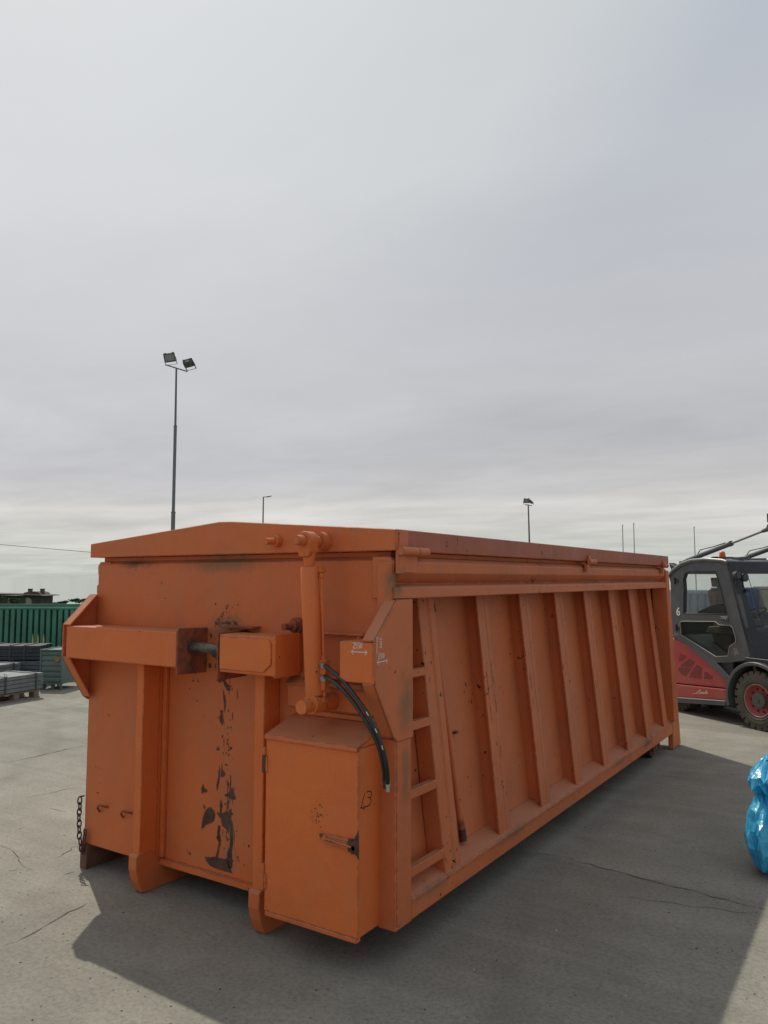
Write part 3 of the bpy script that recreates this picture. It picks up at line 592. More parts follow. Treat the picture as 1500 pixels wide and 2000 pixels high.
# lid
b = K()
prof = [(-2.462, 2.042), (-2.462, 2.135), (-1.245, 2.238), (-1.135, 2.236), (0.012, 2.151), (0.012, 2.042)]
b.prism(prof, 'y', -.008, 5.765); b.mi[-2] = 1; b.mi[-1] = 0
b.box(-2.40, -.06, .06, 5.70, 2.012, 2.042)
b.box(-1.30, -1.08, 2.0, 2.6, 2.235, 2.243)
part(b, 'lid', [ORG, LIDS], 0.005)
b = K(); b.box(0.012, 0.018, -.014, .105, 2.045, 2.150); part(b, 'lid_strap', ORG2, 0.002)
b = K(); b.prism([(-1.625, 2.205), (-1.60, 2.30), (-1.572, 2.330), (-1.545, 2.30), (-1.52, 2.212)], 'y', 2.02, 2.10); part(b, 'lid_cap', BROWN, 0.004)
b = K(); b.prism([(-.10, 2.232), (-.06, 2.262), (.0, 2.270), (.06, 2.262), (.10, 2.232)], 'y', 3.3, 3.4)
# hinges along the right edge
def hinge(y, L_, bar=True):
    b = K()
    b.tube([(.036, y, 2.040), (.036, y+L_, 2.040)], .0235, 16)
    for t in (.32, .62, .86): b.tube([(.036, y+L_*t-.004, 2.040), (.036, y+L_*t+.004, 2.040)], .0215 if t != .62 else .026, 16)
    if bar:
        b.box(.004, .026, y+.004, y+.065, 1.925, 2.045); b.box(.0, .012, y+.065, y+.21, 1.93, 2.02)
        b.box(.013, .026, y+.01, y+.07, 2.045, 2.14)
    else:
        b.box(.004, .030, y+.0, y+.06, 1.955, 2.045); b.box(.013, .026, y+.05, y+.12, 2.04, 2.09)
    part(b, 'hinge', ORG2, 0.0015)
hinge(-.005, .27); hinge(2.90, .17, False); hinge(5.42, .16, False)
# stubs on lid and beam
b = K(); b.tube([(-.775, -.045, 2.108), (-.775, -.008, 2.108)], .032, 20); b.tube([(-.783, -.105, 2.106), (-.775, -.04, 2.108)], .019, 14); part(b, 'pin_boss', ORG, 0.002)
b = K(); b.tube([(-.655, .005, 1.640), (-.655, .03, 1.640)], .045, 20); b.tube([(-.655, -.025, 1.640), (-.655, .01, 1.640)], .030, 20); b.tube([(-.665, -.085, 1.636), (-.657, -.02, 1.638)], .018, 12)
b.box(-.675, -.645, -.088, -.075, 1.620, 1.655); part(b, 'pin_boss', RUSTP, 0.002)
# hydraulic ram
ram_b = Vector((-.392, -.145, 1.262)); ram_t = Vector((-.447, -.145, 2.095)); ax = (ram_t-ram_b).normalized()
b = K(); b.tube([ram_b+ax*.04, ram_b+ax*.052, ram_b+ax*.69, ram_b+ax*.70], [.046, .0495, .0475, .044], 28); ram = part(b, 'hydraulic_cylinder', ORGB, 0.001)
b = K(); b.tube([ram_b+ax*.70, ram_b+ax*.735, ram_b+ax*.775], [.024, .030, .040], 18)
b.prism([(-.447+.048*math.cos(a), 2.097+.05*math.sin(a)) for a in [math.pi*k/12 for k in range(-1, 14)]]+[(-.489, 2.04), (-.475, 2.012), (-.418, 2.012), (-.404, 2.04)], 'y', -.185, -.115)
part(b, 'rod_eye', ORGB, 0.006, ram, seg=2)
b = K(); b.tube([(-.449, -.245, 2.098), (-.449, -.185, 2.098)], .027, 20); b.tube([(-.449, -.249, 2.098), (-.449, -.240, 2.098)], .022, 20); b.tube([(-.447, -.06, 2.098), (-.447, -.008, 2.098)], .052, 24); b.tube([(-.449, -.19, 2.098), (-.447, -.05, 2.098)], .030, 20); part(b, 'pin', ORG, 0.002, ram)
b = K(); b.tube([(-.390, -.262, 1.258), (-.390, -.225, 1.258)], .036, 24); b.tube([(-.390, -.225, 1.258), (-.390, .0, 1.256)], .031, 20); b.tube([(-.390, -.10, 1.258), (-.390, .0, 1.256)], .046, 24); b.tube([(-.390, -.19, 1.262), (-.390, -.11, 1.262)], .050, 24)
part(b, 'pin', ORGB, 0.002, ram, label='large pin at the foot of the ram')
b = K(); b.tube([(-.430, -.13, 1.945), (-.372, -.12, 1.945)], .012, 10); b.box(-.392, -.362, -.135, -.105, 1.932, 1.960); b.tube([(-.377, -.12, 1.935), (-.377, -.12, 1.905)], .013, 10)
b.tube([(-.377, -.12, 1.92), (-.352, -.13, 1.50)], .0075, 10); b.tube([(-.353, -.13, 1.51), (-.352, -.13, 1.48)], .013, 10); part(b, 'pressure_pipe', ORGB, 0.001, ram)
b = K(); b.hexa([(-.352, -.155, 1.33), (-.325, -.155, 1.33), (-.325, -.115, 1.33), (-.352, -.115, 1.33), (-.368, -.155, 1.485), (-.318, -.155, 1.485), (-.318, -.115, 1.485), (-.368, -.115, 1.485)])
b.tube([(-.342, -.135, 1.34), (-.342, -.135, 1.285)], .009, 10); b.box(-.362, -.328, -.15, -.12, 1.268, 1.296); b.tube([(-.40, -.135, 1.282), (-.345, -.135, 1.282)], .012, 10)
part(b, 'valve_block', ORGB, 0.003, ram)
HOSE = ([(-.335, -.158, 1.466), (-.20, -.19, 1.407), (-.092, -.21, 1.326), (-.01, -.22, 1.247), (.042, -.21, 1.151), (.058, -.18, 1.052), (.046, -.14, .959), (.035, -.122, .918)],
        [(-.327, -.158, 1.404), (-.215, -.19, 1.373), (-.107, -.21, 1.30), (-.024, -.22, 1.217), (.026, -.205, 1.13), (.038, -.175, 1.04), (.026, -.135, .965), (.018, -.12, .93)])
for k, (z, off) in enumerate(((1.462, 0.0), (1.395, .016))):
    b = K()
    pts = spline(HOSE[k], 5)
    b.tube(pts, .0108, 10, 0)
    b.tube([(-.350, -.150, z+.002), (-.322, -.170, z-.004)], .015, 8, 1)
    e_ = pts[-1]; b.tube([e_+Vector((0, 0, .03)), e_+Vector((-.002, .004, -.012))], .0128, 8, 1 if k == 0 else 0); b.tube([e_+Vector((-.002, .004, -.012)), e_+Vector((-.003, .006, -.04))], .0100, 8, 1 if k == 0 else 0)
    if k == 0:
        for t in (14, 18, 22): b.tube([pts[t]+Vector((.006, -.0092, .002)), pts[t+1]+Vector((.006, -.0092, .002))], .0022, 6, 2)
    part(b, 'hydraulic_hose', [RUBB, FERR, WHITE], 0, ram)
# cabinet
b = K(); b.box(-.668, -.092, -.185, .028, .190, 1.075)
b.prism([(-.185, 1.074), (.028, 1.074), (.028, 1.150)], 'x', -.668, -.092)
cab = part(b, 'cabinet', ORGB, 0.004, label='orange steel tool cabinet with sloping top on the front wall')
b = K(); b.box(-.672, -.086, -.200, -.187, .200, 1.066)
for i in range(26):
    x = rp.gauss(-.325, .022); z = rp.gauss(.725, .03); r_ = rp.uniform(.0012, .0042)
    plate(b, [(x+math.cos(a)*r_*rp.uniform(.6, 1.3), z+math.sin(a)*r_*rp.uniform(.6, 1.6)) for a in [k*math.pi/3 for k in range(6)]], [], lambda u, v, t: (u, -.2004-t, v), .0008, 1)
part(b, 'cabinet_door', [ORGB, RUST], 0.0, cab)
b = K(); b.hexa([(-.676, -.206, 1.078), (-.084, -.206, 1.078), (-.084, .028, 1.152), (-.676, .028, 1.152), (-.676, -.206, 1.088), (-.084, -.206, 1.088), (-.084, .028, 1.163), (-.676, .028, 1.163)])
b.box(-.676, -.084, -.212, -.204, 1.064, 1.087); b.box(-.60, -.09, .020, .029, 1.163, 1.19); part(b, 'cabinet_roof', ORG, 0.002, cab)
b = K(); b.box(-.666, -.088, -.206, -.17, .176, .198); part(b, 'cabinet_sill', ORG, 0.003, cab)
for i, z in enumerate((.935, .345)):
    b = K(); b.tube([(-.683, -.203, z-.045), (-.683, -.203, z+.045)], .0115, 12, 1 if i == 0 else 0); b.tube([(-.683, -.203, z+.045), (-.683, -.203, z+.085)], .0105, 12, 0)
    b.box(-.683, -.66, -.206, -.198, z-.04, z+.04, 0); part(b, 'door_hinge', [ORG, RUST], 0.0015, cab)
b = K()
b.box(-.300, -.262, -.218, -.200, .622, .648, 0); b.box(-.262, -.120, -.215, -.200, .606, .652, 0); b.box(-.255, -.13, -.222, -.215, .620, .640, 0)
b.tube([(-.262, -.221, .634), (-.18, -.224, .628), (-.095, -.224, .622)], .005, 8, 0); b.box(-.303, -.285, -.2195, -.21, .634, .650, 1)
b.box(-.240, -.205, -.2245, -.222, .624, .632, 1); b.box(-.128, -.108, -.224, -.200, .598, .655, 1)
b.prism([(-.100, .665), (-.080, .700), (-.078, .560), (-.100, .590), (-.108, .61), (-.106, .65)], 'y', -.2025, -.198, 1)
b.box(-.104, -.078, -.232, -.200, .595, .650, 1); b.tube([(-.09, -.232, .622), (-.09, -.214, .622)], .012, 8, 2)
part(b, 'door_latch', [ORG, RUST, FERR], 0.0015, cab)
b = K()
for st in MARK: ribbon(b, st, .0055, lambda u, v: (-.0912, u, v))
part(b, 'handwritten_number', MARKER, 0, cab)
# white chalk dimensions
DIG = {'2': [(0, .8), (.2, 1), (.6, 1), (.75, .75), (.6, .5), (0, 0), (.8, 0)], '5': [(.7, 1), (.1, 1), (.05, .6), (.5, .6), (.75, .35), (.6, .05), (0, 0)],
       '0': [(.35, 1), (.05, .7), (.05, .3), (.35, 0), (.65, .3), (.65, .7), (.35, 1)], '6': [(.65, 1), (.2, .8), (0, .35), (.25, 0), (.6, .1), (.65, .4), (.3, .55), (.05, .35)],
       '1': [(.1, .75), (.4, 1), (.4, 0)], '3': [(0, .95), (.6, 1), (.3, .6), (.7, .3), (.4, 0), (0, .05)]}
def write(mb, txt, f, h, w=.0035, gap=1.05):
    x = 0
    for ch in txt:
        pts = DIG[ch]
        for a, c in zip(pts[:-1], pts[1:]): ribbon(mb, [(x+a[0]*h*.62, a[1]*h), (x+c[0]*h*.62, c[1]*h)], w, f)
        x += h*.62*gap*.86
b = K()
fF = lambda u, v: (-.118+u, -.1992, 1.560+v)
write(b, '2550', fF, .026, .0035)
ribbon(b, [(-.012, -.018), (.088, -.018)], .0042, fF)
for s0, x in ((1, -.012), (-1, .088)):
    ribbon(b, [(x+s0*.016, -.008), (x, -.018), (x+s0*.016, -.030)], .004, fF)
part(b, 'chalk_marking', WHITE, 0)
b = K()
fS = lambda u, v: (.0172, -.178+u, 1.512+v)
write(b, '6500', fS, .026, .0032)
ribbon(b, [(-.012, -.016), (.085, -.014)], .0042, fS)
for s0, x in ((1, -.012), (-1, .085)): ribbon(b, [(x+s0*.016, -.004), (x, -.015), (x+s0*.016, -.026)], .004, fS)
ribbon(b, [(-.010, .105), (-.012, .025)], .004, fS); ribbon(b, [(-.018, .105), (.002, .104)], .003, fS)
fV = lambda u, v: (.0172, -.165-(-v)+.0, 1.612-u)
write(b, '2300', fV, .020, .003, 1.25)
part(b, 'chalk_marking', WHITE, 0)
# grab pipe on the side, greasy ends
b = K(); ptop = Vector((xp(1.74)+.035, .76, 1.745)); pbot = Vector((xp(.36)+.035, .90, .345))
b.tube([ptop, pbot], .021, 16, 0); b.tube([ptop+(pbot-ptop)*.0, ptop+(pbot-ptop)*.035], .030, 12, 1)
part(b, 'tie_rod', [ORG2, GREASE], 0)
b = K(); b.tube([ptop+(pbot-ptop)*.95, ptop+(pbot-ptop)*.998], .0232, 12); part(b, 'rod_end', mat('greasy_rust', (.045, .022, .016), .6, var=.5, vscale=30, dirt=(.20, .06, .03), dscale=20, damt=.6), 0.003)
b = K(); b.box(xp(.95)+.001, xp(.95)+.02, .95, .99, .95, .965); part(b, 'bolt', RUST, 0.003)
# left front foot, hooks, rear rollers
b = K(); b.box(-2.462, -2.395, -.012, .34, .0, .165); part(b, 'foot', BROWN, 0.004)
for x in (-2.245, -2.010):
    b = K(); b.tube([(x-.035, -.006, .385), (x-.030, -.028, .415), (x, -.038, .440), (x+.035, -.030, .435), (x+.045, -.004, .425)], .0065, 8); part(b, 'rope_hook', RUSTP, 0)
for x0 in (-.26, -2.34):
    b = K(); b.tube([(x0, 5.28, .105), (x0+.16, 5.28, .105)], .105, 24); r0 = part(b, 'roller', RUST, 0.006)
    b = K(); b.box(x0-.03, x0-.01, 5.16, 5.40, .07, .2); b.box(x0+.17, x0+.19, 5.22, 5.34, .07, .2); b.box(x0-.03, x0+.19, 5.22, 5.34, .17, .2); b.tube([(x0-.04, 5.28, .105), (x0+.20, 5.28, .105)], .02, 10); part(b, 'roller_bracket', BROWN, 0.003, r0)
b = K(); b.box(-.26, -.10, 5.56, 5.60, .03, .19); b.prism([(5.4, .19), (5.6, .19), (5.58, .04), (5.52, .04)], 'x', -.13, -.11); part(b, 'rear_bracket', BROWN, 0.004)

# chain hanging at the left front corner
b = K()
zc = .43; x0, y0 = -2.468, -.022
for i in range(9):
    dz = i*.037; x = x0+.004*math.sin(i*1.7)+(0 if i < 6 else (i-5)*.010); y = y0
    ring = []
    for k in range(15):
        a = 2*math.pi*k/14; lx, lz = math.cos(a)*.0125, math.sin(a)*.026
        if i % 2: ring.append((x+lx, y, zc-dz+lz))
        else: ring.append((x+lx*.35, y+lx*.95, zc-dz+lz))
    b.tube(ring, .0047, 7, caps=False)
for i in range(5):
    a = i*.9; cxx, czz = x0+.055+.004*i, zc-.31+i*.030
    ring = [(cxx+math.cos(2*math.pi*k/12)*.012, y0-.004+math.sin(2*math.pi*k/12)*.004*(i % 2), czz+math.sin(2*math.pi*k/12)*.024) for k in range(13)]
    b.tube(ring, .0047, 7, caps=False)
b.tube([(x0+.02, y0+.02, zc+.03), (x0, y0, zc+.025)], .006, 8)
ch = b.build('chain', RUST); tag(ch, 'short rusty chain hanging down the lower left corner of the orange container', 'chain')

# ================================================================== FORKLIFT
FO = Vector((0.673, 7.839, 0.0)); EF = Vector((0.8215, -0.5702, 0)); ang = math.atan2(EF.y, EF.x)
FL = thing('forklift', 'red and dark grey forklift truck with a glazed cab, parked behind the orange container', 'forklift', FO, ang)
RED = mat('red_paint', (0.38, 0.050, 0.048), 0.42, var=0.10, vscale=4, dirt=(0.34, 0.13, 0.10), dscale=2.5, damt=0.75)
GREY = mat('charcoal_paint', (0.075, 0.088, 0.095), 0.45, var=0.12, vscale=5, dirt=(0.17, 0.17, 0.15), dscale=3, damt=0.4)
DARK = mat('black_plastic', (0.022, 0.026, 0.028), 0.5, var=0.2)
LGREY = mat('light_grey_trim', (0.30, 0.30, 0.27), 0.5, var=0.1, dirt=(.2, .19, .16), damt=.5)
TYRE = mat('dusty_tyre', (0.085, 0.082, 0.068), 0.85, var=0.2, vscale=9, dirt=(0.17, 0.16, 0.125), dscale=5, damt=0.8)
CHROME = mat('steel_rod', (0.30, 0.30, 0.28), 0.35, metal=0.6, var=.1)
AMBER = mat('amber_plastic', (0.65, 0.13, 0.03), 0.3)
SLOTM = mat('vent_dark', (0.10, 0.018, 0.018), 0.8)  # dark red of the solid bars drawn as vent slots
SEATM = mat('seat_fabric', (0.34, 0.32, 0.27), 0.9, var=.15)
def glass(name, tint, refl):
    m = bpy.data.materials.new(name); m.use_nodes = True; nt = m.node_tree; nt.nodes.clear()
    o = N(nt, 'ShaderNodeOutputMaterial'); t = N(nt, 'ShaderNodeBsdfTransparent'); t.inputs[0].default_value = (*tint, 1)
    gl = N(nt, 'ShaderNodeBsdfGlossy'); gl.inputs['Roughness'].default_value = 0.03
    lw = N(nt, 'ShaderNodeLayerWeight', i_Blend=0.5); mx = N(nt, 'ShaderNodeMixShader')
    nt.links.new(math_n(nt, 'ADD', math_n(nt, 'MULTIPLY', math_n(nt, 'POWER', lw.outputs['Facing'], 3.0), 0.45), refl, True), mx.inputs[0])
    df = N(nt, 'ShaderNodeBsdfDiffuse'); df.inputs[0].default_value = (.5, .5, .45, 1); mx2 = N(nt, 'ShaderNodeMixShader'); mx2.inputs[0].default_value = 0.03
    nt.links.new(t.outputs[0], mx.inputs[1]); nt.links.new(gl.outputs[0], mx.inputs[2])
    nt.links.new(mx.outputs[0], mx2.inputs[1]); nt.links.new(df.outputs[0], mx2.inputs[2]); nt.links.new(mx2.outputs[0], o.inputs[0])
    return m
GLS = glass('window_glass', (.87, .88, .875), 0.02)
GLD = glass('tinted_glass', (.38, .42, .38), 0.04)
def fp(mb, name, m, bevel=0.0, parent=FL, label=None, seg=1):
    o = mb.build(name, m, parent, bevel, seg)
    if label: o['label'] = label
    return o
WF = 1.18     # vehicle width over the front tyres
def wheel(xc, yc, r, w, side_, name='wheel'):
    """tyre outer face at yc, extends by w*side_ inward"""
    e = side_
    b = MB(); n = 64
    prof = [(-.0, .56*r), (-.012, .62*r), (-.020, .70*r), (-.016, .80*r), (-.002, .86*r), (.02, .955*r), (w-.02, .955*r), (w, .80*r), (w, .50*r)]
    vs = []
    for k in range(n):
        a = 2*math.pi*k/n
        for (dy, rr) in prof: vs.append((xc+rr*math.cos(a), yc+e*dy, r+rr*math.sin(a)))
    m_ = len(prof); fs = []
    for k in range(n):
        for j in range(m_-1): fs.append((k*m_+j, k*m_+j+1, ((k+1) % n)*m_+j+1, ((k+1) % n)*m_+j))
    b.add(vs, fs, 0, True)
    for rr in (.64, .74):                                            # moulded rings on the sidewall
        ring = [(xc+rr*r*math.cos(2*math.pi*k/40), yc-e*.016, r+rr*r*math.sin(2*math.pi*k/40)) for k in range(41)]
        b.tube(ring, .007, 6, caps=False)
    nl = 22
    for k in range(nl):                                              # tread blocks
        for side2 in (0, 1):
            a0 = 2*math.pi*(k+.10+.5*side2)/nl; a1 = 2*math.pi*(k+.80+.5*side2)/nl
            ya, yb = (yc-e*.002, yc+e*w*.47) if side2 == 0 else (yc+e*w*.53, yc+e*w)
            q = []
            for rr in (.86*r, 1.0*r):
                dyy = 0 if rr > .9*r else 0
                q += [(xc+rr*math.cos(a0), ya, r+rr*math.sin(a0)), (xc+rr*math.cos(a1), ya, r+rr*math.sin(a1)), (xc+rr*math.cos(a1+.03), yb, r+rr*math.sin(a1+.03)), (xc+rr*math.cos(a0+.03), yb, r+rr*math.sin(a0+.03))]
            b.hexa(q)
    tb = b
    b = MB()
    def ringprof(pr, mi):
        vs = []; n = 40
        for k in range(n):
            a = 2*math.pi*k/n
            for dy, rr in pr: vs.append((xc+rr*math.cos(a), yc+e*dy, r+rr*math.sin(a)))
        m_ = len(pr); b.add(vs, [(k*m_+j, k*m_+j+1, ((k+1) % n)*m_+j+1, ((k+1) % n)*m_+j) for k in range(n) for j in range(m_-1)], mi, True)
    ringprof([(.0, .57*r), (-.012, .56*r), (.0, .52*r), (.045, .50*r), (.050, .30*r), (.05, .0)], 0)
    b.tube([(xc+.545*r*math.cos(2*math.pi*k/40), yc-e*.008, r+.545*r*math.sin(2*math.pi*k/40)) for k in range(41)], .006, 6, 1, caps=False)
    for k in range(10):
        a = 2*math.pi*k/10; b.tube([(xc+.38*r*math.cos(a), yc+e*.05, r+.38*r*math.sin(a)), (xc+.38*r*math.cos(a), yc+e*.028, r+.38*r*math.sin(a))], .012, 6, 2)
    wh = fp(b, name, [RED, LGREY, DARK], 0)
    fp(tb, 'tyre', TYRE, 0, wh)
    b = MB(); b.tube([(xc, yc+e*.06, r), (xc, yc+e*.004, r), (xc, yc-e*.004, r)], [.27*r, .27*r, .24*r], 28); b.tube([(xc, yc-e*.0, r), (xc, yc-e*.012, r)], .025, 12)
    fp(b, 'hub', mat('hub_grey', (.10, .105, .09), .6), 0.003, wh)
    return wh
wheel(0.0, 0.0, .385, .30, 1); wheel(0.0, WF, .385, .30, -1)
wheel(-1.62, .16, .30, .24, 1); wheel(-1.62, WF-.16, .30, .24, -1)
# mesh between the near side (y=.03) and the far side
Y0, Y1 = 0.035, WF-0.035
def skew(pts): return pts
# red counterweight / engine body
b = MB()
up = [p for p in REDU[:6]]                                    # top edge down to the seam, near side
body = [(-2.18, .46), (-2.26, .70), (-2.20, 1.02), (-2.02, 1.20), (-1.75, 1.19)]+REDU[:5]+[(-.547, .470), (-1.518, .419), (-2.14, .39)]
b.prism(body, 'y', Y0, Y1)
fp(b, 'engine_cover', RED, 0.02, seg=3)
b = MB()
low = [(-2.14, .375), (-1.519, .408), (-.548, .459), (-.561, .306), (-1.485, .222), (-2.10, .19)]
b.prism(low, 'y', Y0-.006, Y1+.006)
fp(b, 'counterweight', RED, 0.012, seg=2)
b = MB(); b.prism([(-2.08, .185), (-1.485, .220), (-.561, .303), (-.565, .235), (-1.482, .142), (-2.06, .11)], 'y', Y0-.022, Y1+.022)
b.prism([(-1.49, .222), (-.56, .304), (-.56, .292), (-1.49, .208)], 'y', Y0-.030, Y0-.020, 1); fp(b, 'side_sill', [GREY, LGREY], 0.004)
# vent grille groups: rows of slanted slots
def clip_rows(poly, pitch, thick, slope):
    """horizontal-ish slot rows clipped to a convex-ish polygon"""
    out_ = []
    zs = [p[1]-slope*p[0] for p in poly]; z = min(zs)+pitch*.6
    while z < max(zs):
        xs = []
        for (a, c) in zip(poly, poly[1:]+poly[:1]):
            za, zb = a[1]-slope*a[0]-z, c[1]-slope*c[0]-z
            if za*zb < 0: t = za/(za-zb); xs.append(a[0]+(c[0]-a[0])*t)
        xs.sort()
        for i in range(0, len(xs)-1, 2):
            if xs[i+1]-xs[i] > .012: out_.append(((xs[i]+.004, z+slope*xs[i]), (xs[i+1]-.004, z+slope*xs[i+1]), thick))
        z += pitch
    return out_
b = MB()
for i, v in enumerate(VENTS[:5]):
    for (p, q, t) in clip_rows([tuple(x) for x in v], .0185, .009, -.16): b.hexa([(p[0], Y0-.0015, p[1]-t/2), (q[0], Y0-.0015, q[1]-t/2), (q[0], Y0+.01, q[1]-t/2), (p[0], Y0+.01, p[1]-t/2), (p[0], Y0-.0015, p[1]+t/2), (q[0], Y0-.0015, q[1]+t/2), (q[0], Y0+.01, q[1]+t/2), (p[0], Y0+.01, p[1]+t/2)])
fp(b, 'vent_grille', SLOTM)
# script lettering on the red flank, written as pen strokes
b = MB()
(lx0, lz0), (lx1, lz1) = (-1.175, .315), (-.90, .345)
def fl_(u, v): 
    x = lx0+u*(lx1-lx0)+v*.030; return (x, Y0-.0085, lz0+(lz1-lz0)*u+v*.062)
L1 = [[(.30, .98), (.36, 1.08), (.42, .98), (.34, .6), (.22, .2), (.10, .02), (.0, .02), (-.02, .10), (.08, .14), (.22, .06), (.36, .0), (.46, .06)],
      [(.47, .50), (.45, .25), (.46, .05), (.52, .05)], [(.50, .72), (.505, .66)], [(.54, .05), (.56, .45), (.57, .30), (.63, .48), (.66, .40), (.66, .08), (.70, .04)],
      [(.82, .42), (.76, .46), (.72, .30), (.73, .08), (.79, .06), (.83, .25), (.86, .95)], [(.84, .40), (.83, .05), (.88, .04)], [(.90, .26), (.97, .34), (.95, .48), (.90, .44), (.88, .22), (.92, .03), (1.0, .06), (1.05, .16)]]
for st in L1: ribbon(b, st, .075, fl_)
b2 = MB(); b2.v = b.v; b2.f = b.f; b2.mi = b.mi; b2.sm = b.sm
fp(b2, 'maker_lettering', mat('pale_lettering', (.60, .45, .40), .6))
# diagonal grey trim between red body and cab
b = MB(); b.prism([tuple(p) for p in TRIM[:6]+[(-.506, .560), (-.737, .692), (-1.061, .890), (-1.296, 1.018), (-1.565, 1.115)]], 'y', Y0-.012, Y1+.012)
fp(b, 'body_trim', GREY, 0.006)
# cab side frames with door window and lower pane
roofz = 2.255
def cab_side(y, d):
    f = lambda u, v, t: (u, y+d*t, v)
    b = MB(); plate(b, [tuple(p) for p in CABOUT], [[tuple(p) for p in WIN1], [tuple(p) for p in WIN2]], f, .055)
    sd = fp(b, 'cab_door', GREY, 0.006, seg=2)
    b = MB(); b.add([(p[0], y+d*.028, p[1]) for p in WIN1], [tuple(range(len(WIN1)))]); fp(b, 'window_pane', GLS, 0, sd)
    b = MB(); b.add([(p[0], y+d*.028, p[1]) for p in WIN2], [tuple(range(len(WIN2)))]); fp(b, 'lower_pane', GLD, 0, sd)
    b = MB(); lp = [(p[0], y-d*.004, p[1]) for p in WIN2]; b.tube(lp+[lp[0]], .006, 6, caps=False)
    b.tube([(p[0], y-d*.002, p[1]) for p in WIN1]+[(WIN1[0][0], y-d*.002, WIN1[0][1])], .008, 6, 1, caps=False); fp(b, 'window_seal', [LGREY, DARK], 0, sd)
    b = MB()
    for zz_ in (1.95, 1.25):
        b = MB(); b.tube([(-1.46, y-d*.012, zz_-.05), (-1.46, y-d*.012, zz_+.05)], .014, 8); b.box(-1.46, -1.39, min(y-d*.008, y), max(y-d*.008, y), zz_-.03, zz_+.03)
        fp(b, 'door_hinge', DARK, 0.002, sd)
    b = MB(); b.box(-.60, -.47, min(y-d*.010, y+d*.002), max(y-d*.010, y+d*.002), 1.375, 1.455, 0); b.box(-.585, -.49, min(y-d*.016, y), max(y-d*.016, y), 1.395, 1.435, 1); b.tube([(-.50, y-d*.02, 1.415), (-.50, y-d*.012, 1.415)], .010, 8, 2); fp(b, 'door_handle', [GREY, DARK, CHROME], 0.003, sd)
    b = MB()
    for (p, q, t) in clip_rows([tuple(x) for x in VENTS[5]], .016, .007, .02): b.box(p[0], q[0], min(y-d*.003, y+d*.002), max(y-d*.003, y+d*.002), p[1]-t/2, p[1]+t/2)
    fp(b, 'door_vent', LGREY, 0, sd)
    return sd
sd = cab_side(Y0-.01, 1); cab_side(Y1+.01, -1)
tx = bpy.data.curves.new('fleet_number', 'FONT'); tx.body = '6'; tx.size = .165; tx.extrude = .001; tx.offset = .003; tx.align_x = 'CENTER'
to = bpy.data.objects.new('tmp', tx); COL.objects.link(to)
bpy.context.view_layer.update(); me = bpy.data.meshes.new_from_object(to); bpy.data.objects.remove(to)
M = Matrix.Translation((-1.415, Y0-.014, 1.437)) @ Matrix.Rotation(math.pi/2, 4, 'X'); me.transform(M)
me.materials.clear(); me.materials.append(mat('number_white', (.75, .77, .76), .6))
no = bpy.data.objects.new('fleet_number', me); COL.objects.link(no); no.parent = sd
# rear pillar, rear window frame, roof, front frame
def lerp(a, c, t): return a+(c-a)*t
TOP = [p for p in CABOUT if p[1] > 2.0][1:]
b = MB()
rail_ = [(-1.62, 1.93), (-1.60, 2.01), (-1.485, 2.112), (-1.311, 2.202), (-1.104, 2.250), (-.84, 2.260), (-.528, 2.238), (-.44, 2.215)]
roof = [(-1.53, 2.085), (-1.485, 2.115), (-1.311, 2.202), (-1.104, 2.250), (-.84, 2.260), (-.528, 2.238), (-.44, 2.215)]
vs = []; n = len(roof)
for y in (Y0-.028, Y1+.028):
    for (x, z) in roof: vs.append((x, y, z+.012))
    for (x, z) in roof: vs.append((x+.012, y, z-.035))
m2 = 2*n
fs = [(i, i+1, m2+i+1, m2+i) for i in range(n-1)]+[(n+i, n+i+1, m2+n+i+1, m2+n+i) for i in range(n-1)]+[(i, i+1, n+i+1, n+i) for i in range(n-1)]+[(m2+i, m2+i+1, m2+n+i+1, m2+n+i) for i in range(n-1)]
fs += [(0, n, m2+n, m2), (n-1, 2*n-1, m2+2*n-1, m2+n-1)]
b.add(vs, fs)
fp(b, 'cab_roof', GREY, 0.008, seg=2)
b = MB()
for y in (Y0-.030, Y1+.030): b.tube([(x, y, z+.004) for x, z in rail_], .020, 10)
fp(b, 'roof_rail', mat('satin_trim', (.26, .275, .27), .32, metal=.3), 0)
b = MB()
for y in (Y0+.02, Y1-.06): b.box(-1.60, -1.54, y, y+.04, 1.10, 2.08)
b.box(-1.60, -1.54, Y0+.04, Y1-.04, 1.10, 1.40); b.box(-1.58, -1.54, Y0+.04, Y1-.04, 2.075, 2.11)
fp(b, 'rear_frame', GREY, 0.005)
b = MB(); b.add([(-1.572, Y0+.06, 1.40), (-1.572, Y1-.06, 1.40), (-1.572, Y1-.06, 2.08), (-1.572, Y0+.06, 2.08)], [(0, 1, 2, 3)]); fp(b, 'rear_pane', GLS)
# windscreen frame on the slanted front plane
fa, fb = (-.475, 2.215), (-.110, .90)
def ff(u, v, t):   # u across, v from top (0) to bottom (1)
    return (lerp(fa[0], fb[0], v)+t, u, lerp(fa[1], fb[1], v))
b = MB()
plate(b, [(Y0-.01, 0), (Y1+.01, 0), (Y1+.01, 1.12), (Y0-.01, 1.12)], [[(.195, .19), (.225, .145), (.27, .125), (WF-.27, .125), (WF-.225, .145), (WF-.195, .19), (WF-.195, .66), (WF-.25, .74), (.25, .74), (.195, .66)]], ff, .05)
fp(b, 'windscreen_frame', DARK, 0.006, seg=2)
b = MB(); b.add([ff(u, v, .025) for u, v in ((.19, .12), (WF-.19, .12), (WF-.19, .745), (.19, .745))], [(0, 1, 2, 3)]); fp(b, 'windscreen', GLS)
b = MB(); b.tube([ff(.30, .13, .06), ff(.335, .62, .06)], .004, 6); b.box(-.32, -.28, .17, .24, 1.80, 1.84); fp(b, 'wiper', DARK)
